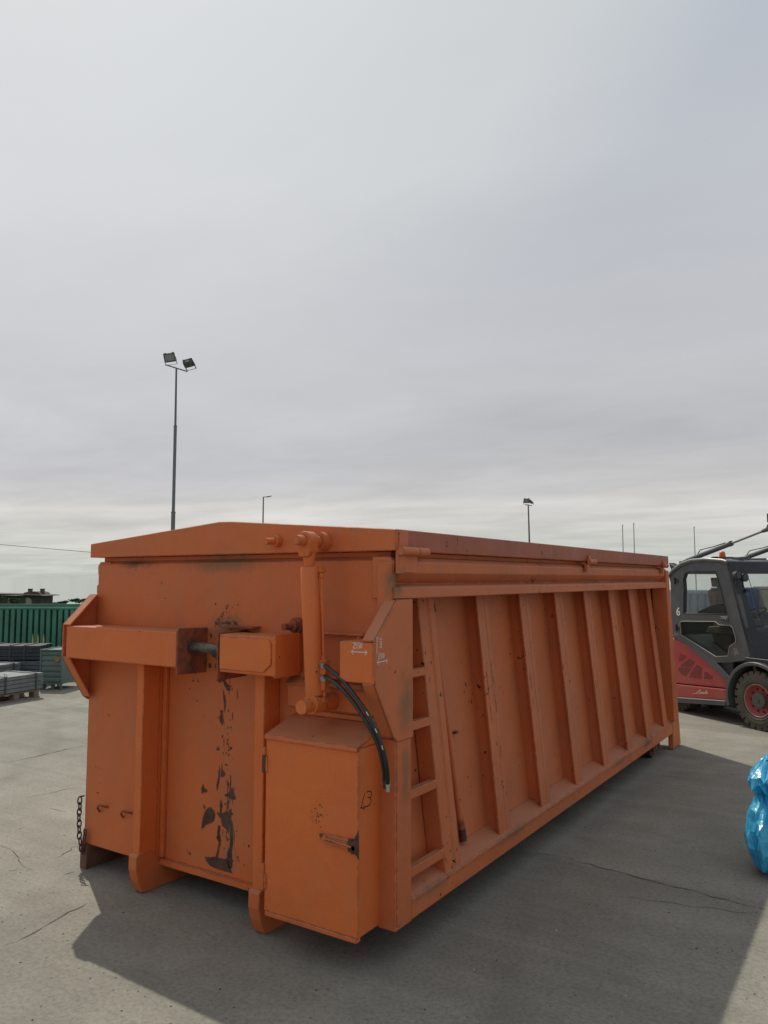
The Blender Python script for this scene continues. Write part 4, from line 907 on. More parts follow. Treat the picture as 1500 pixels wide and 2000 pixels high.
# lamps and mirror, beacon
def lamp_(x, y, z, s_=.07):
    b = MB(); b.tube([(x-.02, y, z), (x+.05, y, z)], [s_*.8, s_], 14); b.tube([(x+.05, y, z), (x+.055, y, z)], s_*.7, 14, 1); b.box(x-.01, x+.01, y-.01, y+.01, z-.14, z-.04); fp(b, 'work_lamp', [DARK, mat('lamp_lens', (.07, .08, .08), .25)], 0.004)
lamp_(-.30, Y0-.02, 2.03, .062); lamp_(-.28, Y0+.08, 2.00, .060); lamp_(-.28, Y1-.05, 2.00, .060)
b = MB(); b.prism([(-1.60, 2.10), (-1.66, 2.23), (-1.52, 2.17), (-1.49, 2.11)], 'y', Y0+.05, Y0+.17); fp(b, 'rear_lamp', DARK, 0.006)
b = MB(); b.tube([(-.84, .34, 2.27), (-.84, .34, 2.345), (-.84, .34, 2.375), (-.84, .34, 2.382)], [.048, .042, .034, .012], 16, 0); b.tube([(-.84, .34, 2.255), (-.84, .34, 2.30)], .054, 16, 1); fp(b, 'beacon', [AMBER, mat('beacon_base', (.22, .06, .035), .6)])
# tilt cylinders over the roof
for y in (Y0+.06, Y1-.09):
    b = MB(); p0 = Vector((-1.34, y, 2.235)); p1 = Vector((.26, y, 2.655)); d_ = p1-p0
    b.tube([p0+d_*.04, p0+d_*.55], .034, 14, 0); b.tube([p0+d_*.55, p0+d_*.57], .040, 14, 0); b.tube([p0+d_*.56, p0+d_*.95], .016, 12, 1)
    b.tube([p0, p0+d_*.08], [.030, .022], 12, 0); b.box(p0.x-.07, p0.x+.05, y-.03, y+.03, 2.175, 2.245, 0)
    b.tube([p1-Vector((0, .045, 0)), p1+Vector((0, .045, 0))], .055, 16, 0); b.tube([p1-d_*.10, p1-d_*.03], [.022, .034], 12, 0)
    b.tube([p0+d_*.16+Vector((0, 0, .02)), p0+d_*.22+Vector((0, -.02, .075)), p0+d_*.36+Vector((0, 0, .052)), p0+d_*.50+Vector((0, 0, .042))], .007, 7, 2)
    fp(b, 'tilt_cylinder', [GREY, CHROME, RUBB])
b = MB()
for x in (-1.25, -.95): b.box(x, x+.05, Y0+.2, Y1-.2, 2.24+(.03 if x > -1 else -.0), 2.285+(.02 if x > -1 else 0))
b.tube([(-.60, Y0+.25, 2.26), (-.62, Y1-.2, 2.27)], .012, 8); b.box(-.62, -.50, Y0+.28, Y0+.36, 2.25, 2.29); b.box(-.66, -.54, Y0+.45, Y0+.50, 2.25, 2.30)
fp(b, 'roof_bracket', GREY, 0.003)
# mast and forks (just outside the photograph)
b = MB()
for y in (.16, WF-.24):
    b.box(.44, .58, y, y+.02, .06, 2.75); b.box(.44, .46, y, y+.08, .06, 2.75); b.box(.56, .58, y, y+.08, .06, 2.75)
for z in (.3, 1.5, 2.70): b.box(.45, .50, .17, WF-.17, z, z+.07)
fp(b, 'mast', DARK, 0.003)
b = MB(); b.box(.24, .30, .02, .16, 2.72, 2.84); b.box(.26, .46, .12, .15, 2.70, 2.75); fp(b, 'work_lamp', DARK, 0.006)
b = MB(); b.box(.62, .66, .15, WF-.15, .10, .50)
for y in (.30, WF-.42): b.box(.66, .70, y, y+.12, .04, .60); b.prism([(.66, .04), (1.75, .045), (1.75, .055), (.70, .085), (.66, .085)], 'y', y, y+.12)
fp(b, 'fork_carriage', DARK, 0.003)
# front fender arch, inner chassis
b = MB()
arc = [math.radians(a) for a in range(20, 204, 8)]
vs = []; m_ = len(arc)
for y in (-.045, .34):
    for rr in (.50, .455):
        for a in arc: vs.append((rr*math.cos(a)*1.02, y, .385+rr*math.sin(a)*1.0))
idx = lambda s_, q_, k: (s_*2+q_)*m_+k
fs = []
for k in range(m_-1):
    fs += [(idx(0, 0, k), idx(0, 0, k+1), idx(0, 1, k+1), idx(0, 1, k)), (idx(1, 0, k), idx(1, 0, k+1), idx(1, 1, k+1), idx(1, 1, k)), (idx(0, 0, k), idx(0, 0, k+1), idx(1, 0, k+1), idx(1, 0, k)), (idx(0, 1, k), idx(0, 1, k+1), idx(1, 1, k+1), idx(1, 1, k))]
fs += [(idx(0, 0, 0), idx(0, 1, 0), idx(1, 1, 0), idx(1, 0, 0)), (idx(0, 0, m_-1), idx(0, 1, m_-1), idx(1, 1, m_-1), idx(1, 0, m_-1))]
b.add(vs, fs)
o = fp(b, 'fender', GREY, 0.006)
b = MB(); M2 = Matrix.Translation((0, WF, 0)) @ Matrix.Scale(-1, 4, (0, 1, 0)); b.M = M2; b.add(vs, fs); fp(b, 'fender', GREY, 0.006)
b = MB(); b.box(-.55, .44, .34, WF-.34, .18, .86); b.box(-2.0, -.5, .32, WF-.32, .16, .5); b.box(-.20, .40, .02, WF-.02, .86, .93)
b.prism([(-.9, .80), (-.47, .64), (-.44, .88), (-.15, .90), (-.12, .86), (-.9, .86)], 'y', Y0+.03, Y1-.03)
fp(b, 'chassis', DARK, 0.004)
b = MB(); b.box(-1.3, -.15, .20, WF-.20, .86, .92); fp(b, 'cab_floor', DARK)
# seat, wheel, console
b = MB(); b.prism([(-1.25, 1.18), (-.75, 1.18), (-.72, 1.27), (-.80, 1.30), (-1.20, 1.28)], 'y', .38, .82); b.prism([(-1.02, 1.26), (-1.14, 1.30), (-1.24, 1.80), (-1.16, 1.84), (-1.10, 1.80)], 'y', .42, .80); b.box(-1.2, -.85, .45, .75, .92, 1.18); b.box(-1.19, -1.16, .56, .66, 1.80, 1.90); b.prism([(-1.22, 1.86), (-1.14, 1.86), (-1.16, 2.00), (-1.24, 2.00)], 'y', .49, .73); fp(b, 'seat', SEATM, 0.02, seg=2)
b = MB()
wc = Vector((-.56, .60, 1.50)); nrm = Vector((-.45, 0, .89)).normalized(); u_ = Vector((0, 1, 0)); w_ = nrm.cross(u_)
b.tube([wc+(u_*math.cos(2*math.pi*k/28)+w_*math.sin(2*math.pi*k/28))*.17 for k in range(29)], .014, 8, caps=False); b.tube([wc-u_*.17, wc+u_*.17], .010, 6); b.tube([wc, wc-nrm*.12, (-.34, .60, .95)], [.03, .035, .05], 10); fp(b, 'steering_wheel', DARK)
b = MB(); b.prism([(-1.15, 1.42), (-.62, 1.42), (-.56, 1.52), (-.60, 1.60), (-.80, 1.62), (-.95, 1.58), (-1.15, 1.50)], 'y', .14, .30); b.tube([(-.64, .2, 1.6), (-.64, .2, 1.64)], .018, 8); fp(b, 'arm_console', DARK, 0.012, seg=2)
b = MB(); b.box(-.46, -.20, .22, WF-.22, 1.05, 1.32); b.box(-.42, -.28, .30, .50, 1.32, 1.42); fp(b, 'dashboard', DARK, 0.02)

# ================================================================== BLUE PLASTIC BAG
def bag():
    bm = bmesh.new(); bmesh.ops.create_icosphere(bm, subdivisions=4, radius=1.0)
    rb_ = random.Random(4)
    for v in bm.verts: v.co += Vector((rb_.gauss(0, .012), rb_.gauss(0, .012), rb_.gauss(0, .03)))
    tip = loc(1457, 5.19); c = tip+(RGT*.27+FWD*.315).normalized()*.42
    ud = (RGT*.27+FWD*.315).normalized(); vd = Vector((ud.y, -ud.x, 0))
    for v in bm.verts:
        p = v.co.copy(); z = min(1.0, max(0.0, p.z*.5+.5))     # 0..1
        # profile half-length by height (neck under a gathered top)
        prof = [(0, .25), (.04, .62), (.10, .84), (.25, 1.0), (.42, .97), (.55, .84), (.655, .58), (.70, .62), (.76, .88), (.84, .80), (.93, .50), (1.0, .12)]
        for (a, b_) in zip(prof[:-1], prof[1:]):
            if a[0] <= z <= b_[0]: s_ = a[1]+(b_[1]-a[1])*(z-a[0])/(b_[0]-a[0]); break
        l = math.hypot(p.x, p.y) or 1e-6; cx_, cy_ = p.x/l, p.y/l
        q = Vector((cx_, cy_, z*1.5))
        f1 = 1-abs(noise.noise(q*2.3+Vector((3, 1, 5))))*2; f2 = 1-abs(noise.noise(Vector((cx_*4.1, cy_*4.1, z*3.4))))*2; f3 = noise.noise(q*9)
        f2 = 1-abs(noise.noise(Vector((cx_*3.1, cy_*3.1, z*1.1+7))))*2; k = s_*(1+.15*(f1-.5)+.12*(f2-.5)+.006*f3)
        co = c+ud*(cx_*k*.40)+vd*(cy_*k*.15); co.z = max(0.002, z*.765+.030*noise.noise(q*3+Vector((9, 2, 1))))
        v.co = co
    me = bpy.data.meshes.new('plastic_bag'); bm.to_mesh(me); bm.free()
    for p in me.polygons: p.use_smooth = False
    m = bpy.data.materials.new('blue_film'); m.use_nodes = True; nt = m.node_tree; p = nt.nodes['Principled BSDF']
    tcn = N(nt, 'ShaderNodeNewGeometry'); nz = N(nt, 'ShaderNodeTexNoise', i_Scale=9.0, i_Detail=3.0, i_Distortion=1.2); nt.links.new(tcn.outputs['Position'], nz.inputs['Vector'])
    r = ramp(nt, [(.35, (.035, .40, .66)), (.62, (.07, .54, .80)), (.8, (.20, .68, .88))]); nt.links.new(nz.outputs[0], r.inputs[0]); nt.links.new(r.outputs[0], p.inputs['Base Color'])
    p.inputs['Roughness'].default_value = .30; p.inputs['Specular IOR Level'].default_value = .7
    vn = N(nt, 'ShaderNodeTexVoronoi', i_Scale=6.0); vn.feature = 'DISTANCE_TO_EDGE'; nt.links.new(tcn.outputs['Position'], vn.inputs['Vector'])
    hh = math_n(nt, 'ADD', math_n(nt, 'MULTIPLY', vn.outputs[0], -1.2), nz.outputs[0])
    bp = N(nt, 'ShaderNodeBump', i_Strength=.35, i_Distance=.03); nt.links.new(hh, bp.inputs['Height']); nt.links.new(bp.outputs[0], p.inputs['Normal'])
    tr = N(nt, 'ShaderNodeBsdfTranslucent'); tr.inputs[0].default_value = (.08, .50, .75, 1); mx = N(nt, 'ShaderNodeMixShader'); mx.inputs[0].default_value = .3
    o_ = nt.nodes['Material Output']; nt.links.new(p.outputs[0], mx.inputs[1]); nt.links.new(tr.outputs[0], mx.inputs[2]); nt.links.new(mx.outputs[0], o_.inputs[0])
    me.materials.append(m)
    o = bpy.data.objects.new('plastic_bag', me); COL.objects.link(o)
    dm = o.modifiers.new('facets', 'DECIMATE'); dm.decimate_type = 'DISSOLVE'; dm.angle_limit = R(13)
    bm_ = o.modifiers.new('soft', 'BEVEL'); bm_.width = .004; bm_.segments = 2; bm_.limit_method = 'ANGLE'; bm_.angle_limit = R(12)
    tag(o, 'crumpled bright blue plastic bag standing on the concrete at the right edge', 'bag')
bag()

# ================================================================== LEFT BACKGROUND
GRN = mat('green_corrugated', (.052, .20, .135), .5, var=.28, vscale=2.0, dirt=(.11, .19, .13), dscale=6, damt=.5)
STL = mat('galvanised', (.165, .195, .20), .50, metal=.25, var=.22, vscale=6, dirt=(.09, .10, .10), dscale=12, damt=.6)
STD = mat('dull_steel', (.038, .048, .052), .6, metal=.15, var=.25, vscale=6)
WOOD = mat('pallet_wood', (.22, .18, .13), .85, var=.25, vscale=12)
BOXG = mat('grey_green_steel', (.10, .155, .14), .6, var=.2, vscale=8, dirt=(.16, .15, .11), dscale=10, damt=.5)
STRAP = mat('strap_steel', (.05, .055, .055), .5)
YEL = mat('yellow_mark', (.50, .46, .10), .7)
AX = (RGT.x, RGT.y)
def placed(name, label, cat, px, d, rot, group=None):
    """thing whose local x runs to the viewer's right, turned by rot degrees"""
    return thing(name, label, cat, loc(px, d), YAW+R(rot), group)
# long green corrugated container
g0 = placed('steel_container', 'long dark green corrugated steel container behind the steel bundles', 'container', 60, 15.9, 0)
b = MB(); x0, x1 = -3.4, 1.75; pitch = .122; n = int((x1-x0)/pitch); pr = []
for i in range(n):
    x = x0+i*pitch; pr += [(x, 0), (x+.074, 0), (x+.080, .085), (x+.112, .085)]
pr.append((x0+n*pitch, 0))
vs = [(x, y, .22) for x, y in pr]+[(x, y, 1.38) for x, y in pr]; k = len(pr)
b.add(vs, [(i, i+1, k+i+1, k+i) for i in range(k-1)]); gw = b
b = MB(); b.box(x0, x1, -.012, .04, 1.355, 1.40); b.box(x0, x1, -.02, .04, .12, .22); b.box(x0, x0+.10, -.03, .05, .12, 1.40); b.box(x1-.10, x1, -.03, .05, .12, 1.40); fp(b, 'frame', GRN, 0.004, g0)
b = MB(); b.box(x0, x1, 2.3, 2.36, .12, 1.39); b.box(x0, x0+.04, .05, 2.3, .12, 1.39); b.box(x1-.04, x1, .05, 2.3, .12, 1.39); b.box(x0, x1, .04, 2.3, .14, .18)
for x in (x0, (x0+x1)/2, x1-.2):
    for y in (.05, 2.1): b.box(x, x+.2, y, y+.15, 0, .14)
fp(b, 'body', GRN, 0, g0)
rg_ = random.Random(5); b = gw
for i in range(n):
    x = x0+i*pitch
    for j in range(rg_.choice((0, 0, 1, 1, 2))):
        z = rg_.uniform(.35, 1.25); h_ = rg_.uniform(.04, .12); w_2 = rg_.uniform(.006, .012); xx = x+rg_.uniform(.055, .068)
        b.prism([(xx, z-h_/2), (xx+w_2, z), (xx, z+h_/2)], 'y', -.0025, -.0005, 1)  # thin pale slivers at random heights near one edge of the ribs
for i, px_ in enumerate((71, 81, 92)):
    xx = (px_-60)/FPX*15.9; b.prism([(xx-.018, .60), (xx+.016, .60), (xx+.018, .74), (xx, .87), (xx-.014, .75)], 'y', -.003, -.0005, 2)
fp(b, 'side_wall', [GRN, mat('pale_sliver', (.22, .36, .30), .7), YEL], 0, g0)
# steel bundles
def bundle(name, label, px, d, rot, L_, wd, z0, rows, cols, cell, m, mt, straps=(.12, .75), group='steel profile bundles in the yard'):
    t = placed(name, label, 'steel bundle', px, d, rot, group)
    b = MB(); rr = random.Random(int(px*7+d*3))
    for r_ in range(rows):
        for c in range(cols):
            j = rr.uniform(-.012, .012); y = c*wd/cols; z = z0+r_*cell
            b.box(j, L_+j, y+.003, y+wd/cols-.003, z+.004, z+cell-.004)
            b.box(j-.001, j, y+.02, y+wd/cols-.02, z+.02, z+cell-.02, 1); b.box(L_+j, L_+j+.001, y+.02, y+wd/cols-.02, z+.02, z+cell-.02, 1)
    b.build('profiles', [mt, DARK], t, .003)
    for s_ in straps:
        b = MB(); x = s_*L_; b.box(x, x+.03, -.006, wd+.006, z0-.004, z0+.0); b.box(x, x+.03, -.008, -.003, z0, z0+rows*cell+.006); b.box(x, x+.03, wd+.003, wd+.008, z0, z0+rows*cell+.006); b.box(x, x+.03, -.008, wd+.008, z0+rows*cell+.002, z0+rows*cell+.008)
        b.tube([(x+.015, .02, z0+rows*cell), (x+.0, .03, z0+rows*cell+.05), (x+.05, .04, z0+rows*cell+.03), (x+.09, .05, z0+rows*cell+.005)], .004, 5)
        b.build('strap', STRAP, t)
    return t
def pallet(label, px, d, rot, L_, wd, h=.14):
    t = placed('wooden_pallet', label, 'pallet', px, d, rot, 'wooden pallets under the steel bundles')
    b = MB()
    for i in range(3):
        x = .02+i*(L_-.14)/2
        for y in (0, wd/2-.06, wd-.12): b = MB(); b.box(x, x+.10, y, y+.12, .02, h-.03); b.build('block', WOOD, t)
    for i in range(5): y = i*(wd-.1)/4; b = MB(); b.box(0, L_, y, y+.10, h-.028, h-.004); b.build('deck_board', WOOD, t)
    for i in range(3): y = (0, wd/2-.06, wd-.12)[i]; b = MB(); b.box(0, L_, y, y+.11, 0, .02); b.build('base_board', WOOD, t)
pallet('weathered wooden pallet carrying the nearest bundle of galvanised steel profiles', -2, 12.30, 66, .92, .8)
bundle('steel_bundle', 'nearest bundle of light grey galvanised profiles strapped on a wooden pallet', -1, 12.28, 66, .96, .70, .145, 4, 7, .066, STL, STL, (.22, .84))
pallet('wooden pallet in shadow under the second steel bundle', -52, 13.2, 66, .95, .7)
bundle('steel_bundle', 'low galvanised bundle behind the nearest one, its end cut short', -50, 13.2, 66, 1.05, .6, .145, 5, 6, .064, STL, STL, (.35, .85))
bundle('steel_bundle', 'dark grey steel bundle stacked low in front of the green container', -70, 14.3, 3, 1.45, .6, .10, 5, 6, .072, STD, mat('mid_grey_steel', (.10, .12, .125), .5, metal=.2, var=.2), (.3, .6))
bundle('steel_bundle', 'dark steel bundle lying on top of the stack before the green container', -70, 14.45, 2, 1.47, .6, .475, 4, 6, .066, STD, STD, (.35, .62, .8))
# steel stillage
s0 = placed('steel_stillage', 'grey green ribbed steel stillage box beside the steel bundles', 'stillage', 88, 14.0, -8)
b = MB(); b.box(.0, .40, .02, .6, .10, .70)
for i in range(6): z = .13+i*.095; b.prism([(.02, z), (.002, z+.02), (.002, z+.062), (.02, z+.082)], 'x', .02, .38)
b.build('box', BOXG, s0, .003)
b = MB()
for x in (-.02, .38):
    for y in (.0, .58): b.box(x, x+.035, y, y+.035, 0, .72)
b.box(-.02, .415, -.004, .02, .690, .715); b.box(-.02, .415, .60, .62, .69, .715); b.box(.0, .06, .02, .1, 0, .10); b.box(.20, .24, .02, .1, 0, .10)
b.box(-.02, .015, .0, .61, .69, .715); b.box(.38, .415, .0, .61, .69, .715); b.box(-.01, .40, .0, .04, .10, .13); b.build('frame', BOXG, s0, .003)
b = MB(); b.box(.27, .35, -.003, .001, .50, .58); b.build('sticker', mat('orange_sticker', (.30, .16, .05), .7), s0)
# distant house with two chimneys, trees, hedge
ROOFM = mat('old_roof', (.085, .075, .06), .85, var=.3, vscale=1.5); WALLM = mat('dark_render', (.045, .060, .045), .9, var=.3, vscale=.6); CHM = mat('chimney_brick', (.12, .085, .06), .9, var=.2)
PALE = mat('pale_render', (.30, .30, .25), .85, var=.1)
D = 230; rz_ = gz(D)
def zat(y, d): return CAM.z-(y-HZ)/FPX*d
hs = placed('house', 'far dark house with a low wide roof and two chimneys behind the green container', 'house', 40, D, 0)
hs.location.z = rz_
def hz(y): return zat(y, D)-rz_
def hx(px): return (px-40)/FPX*D
b = MB(); b.box(hx(-30), hx(82), 0, 9, 0, hz(1164)); b.box(hx(20), hx(26), -.05, 0, 1, hz(1168), 1); b.prism([(hx(55), .5), (hx(66), .5), (hx(66), hz(1172)), (hx(62), hz(1167.5)), (hx(55), hz(1167))], 'y', -.06, 0, 1); b.build('wall', [WALLM, PALE], hs)
b = MB(); b.prism([(hx(-32), hz(1163.5)), (hx(40), hz(1162)), (hx(93), hz(1163.8)), (hx(93), hz(1162.8)), (hx(84), hz(1161.5)), (hx(46), hz(1160)), (hx(-32), hz(1158.5))], 'y', -1.2, 10)
b.prism([(hx(46), hz(1161)), (hx(47), hz(1157.5)), (hx(56), hz(1155.5)), (hx(68), hz(1155)), (hx(76), hz(1157)), (hx(80), hz(1161))], 'y', 1, 8); b.build('roof', ROOFM, hs)
for px_ in (49, 73):
    b = MB(); b.box(hx(px_), hx(px_+6.5), 3, 4, hz(1162), hz(1151)); b.box(hx(px_-.6), hx(px_+7.1), 2.9, 4.1, hz(1151), hz(1149.8)); b.build('chimney', CHM, hs)
def leaf_mat(name, c): return mat(name, c, .8, var=.45, vscale=.8)
LF1 = leaf_mat('dark_leaves', (.030, .052, .022)); LF2 = leaf_mat('mid_leaves', (.050, .075, .030)); BARK = mat('bark', (.07, .055, .04), .9)
def tree(px, d, h_, w_, label, m, seed, name='tree', nl=900, leaf=.22):
    base = loc(px, d); base.z = gz(d)-.1
    t = thing(name, label, 'tree' if name == 'tree' else 'bush', base, 0, 'far trees and bushes on the horizon')
    rr = random.Random(seed); b = MB()
    for i in range(nl):
        k = rr.randrange(6); rc_ = random.Random(seed*10+k)
        cx_, cy_, cz_ = rc_.uniform(-.32, .32)*w_, rc_.uniform(-.3, .3)*w_, rc_.uniform(.35, .78)*h_
        v = Vector((rr.gauss(0, 1), rr.gauss(0, 1), rr.gauss(0, 1))).normalized()*rr.uniform(.3, 1)
        p = Vector((cx_, cy_, cz_))+Vector((v.x*w_*.27, v.y*w_*.27, v.z*h_*.22))
        n1_ = Vector((rr.gauss(0, 1), rr.gauss(0, 1), rr.gauss(0, 1))).normalized(); u = n1_.orthogonal().normalized(); w2 = n1_.cross(u); s_ = leaf*rr.uniform(.6, 1.4)
        b.add([p+u*s_, p+w2*s_*.6, p-u*s_, p-w2*s_*.6], [(0, 1, 2, 3)])
    b.build('crown', m, t)
    b = MB(); b.tube([(0, 0, 0), (.03*w_, 0, h_*.35), (.0, .02, h_*.6)], [.045*h_, .03*h_, .012*h_], 8)
    for a in (0, 2.1, 4.2): b.tube([(.02*w_, 0, h_*.33), (math.cos(a)*w_*.2, math.sin(a)*w_*.2, h_*.58)], [.02*h_, .006*h_], 6)
    b.build('trunk', BARK, t)
TL = ['low dark tree left of the far house', 'dark tree against the wall of the far house', 'rounded bush just right of the far house', 'small distant bush between house and orange container', 'wide distant bush nearer the orange container', 'taller distant bush at the edge of the orange container', 'last distant bush partly behind the gusset of the orange container']
for i, (px_, d, topy, wpx, m) in enumerate([(4, 205, 1158, 34, LF1), (32, 215, 1166, 24, LF1), (92, 300, 1173, 22, LF1), (112, 310, 1175, 24, LF2), (132, 300, 1172, 22, LF2), (152, 285, 1168, 24, LF1), (172, 290, 1169, 24, LF2)]):
    zt = zat(topy-1.5, d); tree(px_, d, (zt-gz(d))*1.02, wpx/FPX*d, TL[i], m, 40+i, 'tree' if i < 2 or i > 4 else 'bush')
# overhead cable on poles
d_ = 62
pz0 = zat(1063, d_); pz1 = zat(1081, d_)
b = MB(); A_ = loc(-260, d_, zat(1040, d_)); B_ = loc(513, d_, zat(1104, d_)); Mid = loc(90, d_, zat(1073.5, d_))
pts = [A_+(B_-A_)*t+Vector((0, 0, -.10*4*t*(1-t))) for t in [i/24 for i in range(25)]]
b.tube(pts, .022, 6); cb = b.build('cable', DARK); tag(cb, 'thin dark overhead cable sagging across the sky at left', 'cable')
PG = mat('pole_grey', (.15, .16, .165), .5, metal=.3, var=.1)
b = MB(); p = loc(-260, d_); b.tube([(p.x, p.y, gz(d_)-.3), (p.x, p.y, A_.z+.4)], [.13, .09], 10); b.box(p.x-.5, p.x+.5, p.y-.05, p.y+.05, A_.z+.0, A_.z+.1); po = b.build('utility_pole', BARK); tag(po, 'wooden pole beyond the left edge carrying the overhead cable', 'pole')
# floodlight masts
LAMPG = mat('floodlight_case', (.055, .068, .065), .45, var=.15); LENS = mat('floodlight_glass', (.22, .26, .26), .25)
def floodhead(parent, M, s_=1.0, lens_back=False):
    b = MB(1.0, M)
    b.hexa([(-.26*s_, -.06*s_, -.20*s_), (.26*s_, -.06*s_, -.20*s_), (.20*s_, .14*s_, -.15*s_), (-.20*s_, .14*s_, -.15*s_), (-.26*s_, -.06*s_, .20*s_), (.26*s_, -.06*s_, .20*s_), (.20*s_, .14*s_, .15*s_), (-.20*s_, .14*s_, .15*s_)])
    b.box(-.27*s_, .27*s_, -.08*s_, -.055*s_, -.21*s_, .21*s_); b.box(-.21*s_, .21*s_, -.086*s_, -.081*s_, -.15*s_, .15*s_, 1)
    b.box(-.22*s_, -.14*s_, -.04*s_, .02*s_, .20*s_, .24*s_); b.box(.14*s_, .22*s_, -.04*s_, .02*s_, .20*s_, .24*s_)
    for x in (-.28, .265): b.box(x*s_, (x+.02)*s_, -.02*s_, .04*s_, -.32*s_, .02*s_)
    b.box(-.28*s_, .285*s_, -.02*s_, .04*s_, -.34*s_, -.32*s_)
    return b.build('floodlight', [LAMPG, LENS], parent, .01*s_)
def mast(label, px, d, topy, secs, group='floodlight masts in the yard'):
    base = loc(px, d); base.z = gz(d)
    t = thing('floodlight_mast', label, 'floodlight mast', base, YAW, group)
    H_ = zat(topy, d)-base.z
    return t, H_
t, H_ = mast('tall grey mast with two floodlights spread apart, left of the lid peak', 337, 30, 712, 0)
lean = .0
z1_, z2_ = zat(1001, 30), zat(830, 30)
b = MB(); b.tube([(0, 0, 0), (0, 0, z1_)], .080, 14); b.tube([(0, 0, z1_), (0, 0, z2_)], .062, 14); b.tube([(0, 0, z2_), (-.015, 0, H_)], [.045, .036], 12); b.tube([(0, 0, z1_-.02), (0, 0, z1_+.03)], .09, 14); b.tube([(0, 0, z2_-.02), (0, 0, z2_+.03)], .07, 14)
b.build('pole', PG, t)
b = MB(); b.tube([(-.40, -.10, H_+.10), (.41, .10, H_-.12)], .026, 8); b.build('cross_arm', PG, t)
floodhead(t, Matrix.Translation((-.27, -.05, H_+.41)) @ Matrix.Rotation(R(-8), 4, 'Y') @ Matrix.Rotation(R(20), 4, 'X'), .84)
floodhead(t, Matrix.Translation((.45, .05, H_+.20)) @ Matrix.Rotation(R(-26), 4, 'Y') @ Matrix.Rotation(R(38), 4, 'X') @ Matrix.Rotation(R(150), 4, 'Z'), .82)
t, H_ = mast('shorter distant mast with two small floodlights close together above the long side of the container', 1036, 66, 986, 0)
b = MB(); b.tube([(0, 0, 0), (-.13, 0, H_)], [.11, .06], 10); b.build('pole', PG, t)
b = MB(); b.tube([(-.38, 0, H_+.0), (.2, 0, H_-.06)], .03, 6); b.build('cross_arm', PG, t)
floodhead(t, Matrix.Translation((-.28, 0, H_+.36)) @ Matrix.Rotation(R(15), 4, 'X'), .95)
floodhead(t, Matrix.Translation((.12, 0, H_+.28)) @ Matrix.Rotation(R(-48), 4, 'Y') @ Matrix.Rotation(R(80), 4, 'Z'), .95)
# street lamp
base = loc(512.5, 62); base.z = gz(62)
t = thing('street_lamp', 'slim distant street lamp with one arm to the right, behind the lid peak', 'street lamp', base, YAW)
H_ = zat(970, 62)-base.z
b = MB(); b.tube([(0, 0, 0), (.03, 0, H_)], [.09, .05], 10); b.build('pole', PG, t)
b = MB(); b.tube([(.03, 0, H_-.02), (.33, 0, H_+.02), (.60, 0, H_+.08)], .035, 8); b.build('arm', PG, t)
b = MB(); b.hexa([(.30, -.1, H_-.05), (.62, -.1, H_+.02), (.62, .1, H_+.02), (.30, .1, H_-.05), (.32, -.08, H_+.03), (.72, -.06, H_+.12), (.72, .06, H_+.12), (.32, .08, H_+.03)]); b.build('lamp_head', LAMPG, t, .01)
# bare flagpoles
for px_, topy, d, lab in ((1217, 1027, 88, 'left one of the two bare white flagpoles standing close together'), (1239, 1023.5, 86, 'right and taller one of the two bare flagpoles standing close together'), (1357, 1030.5, 92, 'bare flagpole rising alone behind the forklift cab')):
    base = loc(px_, d); base.z = gz(d); H_ = zat(topy, d)-base.z
    b = MB(); b.tube([(base.x, base.y, base.z), (base.x-.002*H_*RGT.x, base.y, base.z+H_)], [.075, .05], 8); b.tube([(base.x, base.y, base.z+H_), (base.x, base.y, base.z+H_+.1)], .07, 8)
    o = b.build('flagpole', mat('pole_white', (.42, .43, .43), .5, var=.05)); tag(o, lab, 'flagpole', 'bare flagpoles')
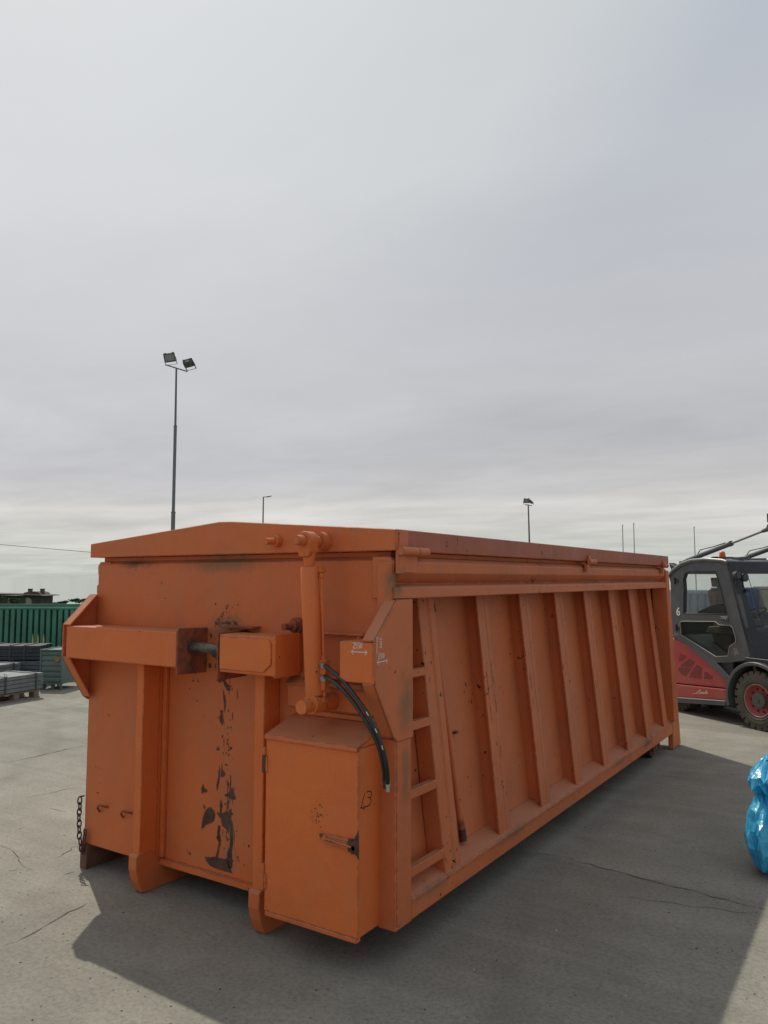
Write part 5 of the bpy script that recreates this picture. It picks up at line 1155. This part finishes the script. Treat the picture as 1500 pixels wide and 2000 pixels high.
# things seen through the forklift's windows
BLU = mat('blue_steel', (.030, .095, .21), .5, var=.2, vscale=2); TAN = mat('tan_tarp', (.135, .14, .11), .7, var=.2, vscale=2); PAL = mat('pale_sheet', (.34, .38, .39), .6, var=.08, vscale=2)
def skip_(label, px0, px1, d, topy, m, rot=0, dp=2.3):
    t = placed('storage_container', label, 'container', px0, d, rot, 'containers seen through the forklift windows')
    L_ = (px1-px0)/FPX*d; h_ = zat(topy, d)
    b = MB(); n = max(3, int(L_/.22)); pr = []
    for i in range(n):
        x = L_*i/n; w_ = L_/n; pr += [(x, 0), (x+w_*.5, 0), (x+w_*.65, .04), (x+w_*.85, .04)]
    pr.append((L_, 0)); k = len(pr)
    b.add([(x, y, .15) for x, y in pr]+[(x, y, h_-.1) for x, y in pr], [(i, i+1, k+i+1, k+i) for i in range(k-1)])
    b.box(0, L_, .05, dp, .12, h_-.06); b.build('side_wall', m, t)
    b = MB(); b.box(0, L_, -.02, .05, h_-.1, h_); b.box(0, L_, -.02, .05, .0, .15)
    for x in (0, L_-.1): b.box(x, x+.1, -.025, .05, 0, h_)
    b.box(0, L_, dp-.05, dp, h_-.1, h_); b.box(0, .08, 0, dp, h_-.1, h_); b.box(L_-.08, L_, 0, dp, h_-.1, h_); b.build('frame', m, t, .004)
skip_('pale grey container seen through the rear half of the forklift cab window', 1290, 1440, 24, 1154, PAL)
skip_('dark blue container seen between the forklift cab pillars', 1452, 1545, 22, 1149, BLU)
skip_('olive brown container seen through the forklift windscreen', 1550, 1720, 20, 1147, TAN)
# loose grit, chips and dry leaves scattered on the concrete
b = MB(); rg2 = random.Random(21)
for i in range(900):
    px_ = rg2.uniform(-100, 1600); py_ = 1330+rg2.random()**1.0*760
    d2 = CAM.z*FPX/(py_-HZ); p = loc(px_, d2); r_ = rg2.uniform(.0022, .0065)*(1.6 if rg2.random() < .05 else 1)
    if -2.6*S < p.x < .05 and -.25 < p.y < 6.5: continue
    n_ = rg2.choice((4, 5)); a0 = rg2.uniform(0, 6.28)
    vs = [(p.x+math.cos(a0+k*6.283/n_)*r_*rg2.uniform(.6, 1.4), p.y+math.sin(a0+k*6.283/n_)*r_*rg2.uniform(.6, 1.4), 0.0005) for k in range(n_)]+[(p.x, p.y, r_*rg2.uniform(.5, 1.1))]
    b.add(vs, [(k, (k+1) % n_, n_) for k in range(n_)], rg2.choice((0, 0, 1, 2)))
gr = b.build('grit', [mat('grit_grey', (.13, .12, .10), .9), mat('grit_pale', (.36, .34, .30), .9), mat('grit_brown', (.085, .06, .04), .9)])
tag(gr, 'loose grit and small chips scattered over the concrete yard', 'grit', kind='stuff')
